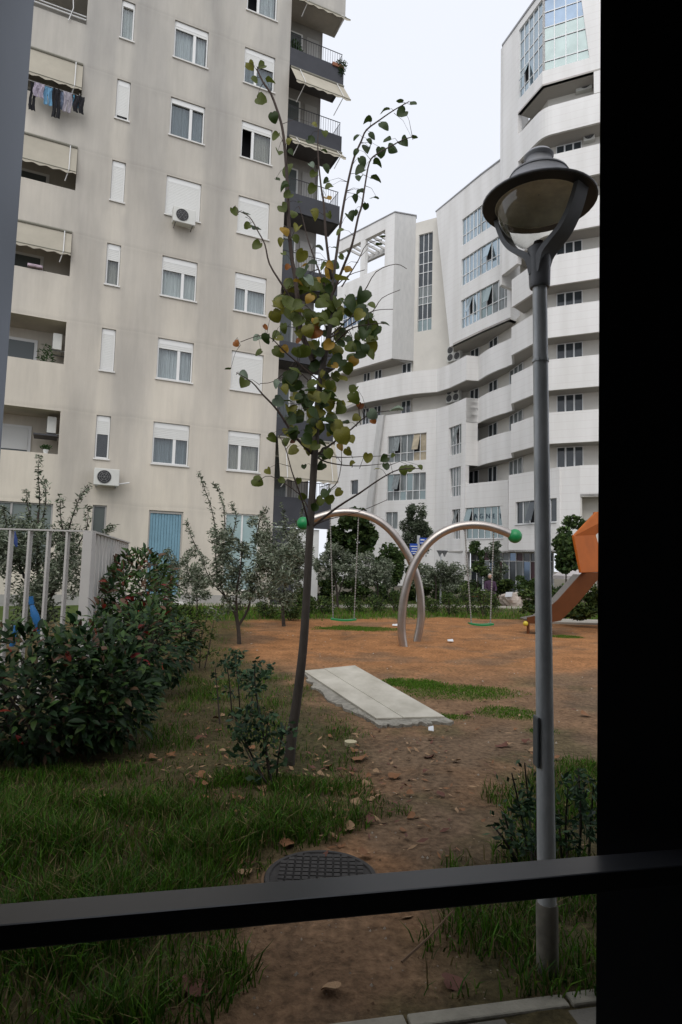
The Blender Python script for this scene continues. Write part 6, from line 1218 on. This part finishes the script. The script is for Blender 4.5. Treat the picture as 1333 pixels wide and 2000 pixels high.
# fallen leaves
FLM = [M('fallen_brown', (.20, .09, .036), .75, var=.3, scale=20), M('fallen_tan', (.29, .18, .095), .75, var=.3, scale=20), M('fallen_red', (.12, .045, .028), .75, var=.25, scale=20)]
FLmesh = []
for mt in FLM:
    for cu in (.9, -.7):
        me = heart_leaf(.22*cu, cu*.45); me.materials.append(mt); FLmesh.append(me)
def fallen(p, L_, k, lab=None, grp=None, g=random):
    a = g.uniform(0, 6.283); tl = g.uniform(-.35, .35); mw_ = Matrix.Translation(p) @ Matrix.Rotation(a, 4, 'Z') @ Matrix.Rotation(tl, 4, 'X') @ Matrix.Rotation(g.uniform(-.4, .4), 4, 'Y') @ Matrix.Scale(L_, 4)
    o = inst('fallen_leaf', FLmesh[k*2+g.randrange(2)], None, mw_); tag(o, lab, 'leaf', grp); return o
for px_, py_, sz, k, lab in ((650, 1932, 44, 1, 'largest tan leaf lying on the path near the kerb'), (405, 1945, 60, 2, 'dark red leaf on the soil at the lower left below the rail'), (868, 1922, 46, 2, 'dark red leaf in the weeds left of the lamp foot'), (552, 1655, 32, 0, 'brown leaf just above the manhole cover on the grass edge'), (478, 1712, 32, 1, 'tan leaf at the left rim of the manhole cover'), (680, 1625, 30, 1, 'tan leaf standing on edge at the tip of the grass'), (768, 1523, 30, 0, 'brown leaf on the path right of the grass tongue'), (688, 1486, 36, 0, 'rust coloured leaf right of the lime tree foot'), (985, 1460, 30, 2, 'reddish leaf on the open earth left of the lamp post'), (1050, 1470, 24, 1, 'small tan leaf right behind the lamp post'), (1150, 1402, 22, 0, 'brown leaf near the black post at slab height'), (838, 1485, 24, 2, 'dark red crumpled leaf in the middle of the path')):
    p = gnd(px_, py_); fallen(Vector((p.x, p.y, gz(p.x, p.y)+.02)), sz*.85/1200*p.y, k, lab)
g_ = random.Random(9); cnt = 0
while cnt < 75:
    px_, py_ = g_.uniform(300, 1150), g_.uniform(1330, 1700)
    if py_ > 1560 and px_ < 420: continue
    if math.hypot((px_-600)/260, (py_-1490)/130) > g_.uniform(.3, 1.9): continue
    p = gnd(px_, py_)
    if -.6 < p.x < 1.2 and 6.2 < p.y < 9.4: continue
    L_ = g_.uniform(.035, .075); kk = g_.choice((0, 0, 1, 2)); pl_ = ('in the grass left of the lime trunk' if px_ < 560 else 'close to the foot of the lime trunk' if px_ < 660 else 'on the bare earth right of the lime tree') if py_ < 1580 else 'on the grass edge above the manhole cover'; fallen(Vector((p.x, p.y, gz(p.x, p.y)+.02+.02*g_.random())), L_, kk, 'small %s fallen leaf %s' % (('brown', 'tan', 'dark red')[kk], pl_), 'fallen leaves round the lime tree', g_); cnt += 1
q = MB()
for _ in range(1100):
    px_, py_ = random.gauss(600, 230), random.gauss(1490, 110)
    if not (1290 < py_ < 1800 and 60 < px_ < 1160): continue
    p = gnd(px_, py_)
    if (-.6 < p.x < 1.25 and 6.2 < p.y < 9.4) or math.hypot(p.x+.05, p.y-3.25) < .3: continue
    L_ = random.uniform(.012, .04); a = random.uniform(0, 6.28); z = gz(p.x, p.y)+random.uniform(.004, .03); u = Vector((math.cos(a), math.sin(a), random.uniform(-.4, .4)))*L_; w = Vector((-math.sin(a), math.cos(a), random.uniform(-.5, .5)))*L_*random.uniform(.2, .5); c = Vector((p.x, p.y, z)); q.k = random.randrange(3)
    q.add([c-u, c+w, c+u, c-w*.7], [(0, 1, 2), (0, 2, 3)])
tag(q.build('leaf_litter', FLM), 'crumbled brown leaf litter spread round the lime tree', 'leaf litter', kind='stuff')
# chips, twigs and crumbs of soil
q = MB()
for _ in range(900):
    y = 2.3*(18/2.3)**random.random(); x = random.uniform(-.5, .75)*y*.8
    gl, gr, gf, gp2 = grassness(x, y)
    if max(gl, gr) > .6 or (-.6 < x < 1.2 and 6.2 < y < 9.4): continue
    s = random.uniform(.004, .011)*(1+y*.06); z = gz(x, y); k = len(q.v); q.k = 0 if random.random() < .55 else 1
    q.add([(x+s*random.uniform(.6, 1.3)*math.cos(a), y+s*random.uniform(.6, 1.3)*math.sin(a), z-.003) for a in (0, 1.6, 3.1, 4.7)]+[(x+s*.3*random.uniform(-1, 1), y, z+s*.9)], [(0, 1, 4), (1, 2, 4), (2, 3, 4), (3, 0, 4)])
tag(q.build('gravel', [M('crumb_soil', (.15, .09, .05), .95), M('chip_pale', (.36, .31, .25), .9)]), 'scattered pale chips and crumbs on the bare earth', 'gravel', kind='stuff')
q = MB(); p, e = gnd(785, 1900), gnd(885, 1835); q.tube([(p.x, p.y, .04), (.5*(p.x+e.x), .5*(p.y+e.y), .07), (e.x, e.y, .12)], [.006, .005, .003], 5); tag(q.build('dry_stick', M('dry_stick', (.16, .10, .06), .9)), 'long dry stick lying in the weeds left of the lamp foot', 'stick')
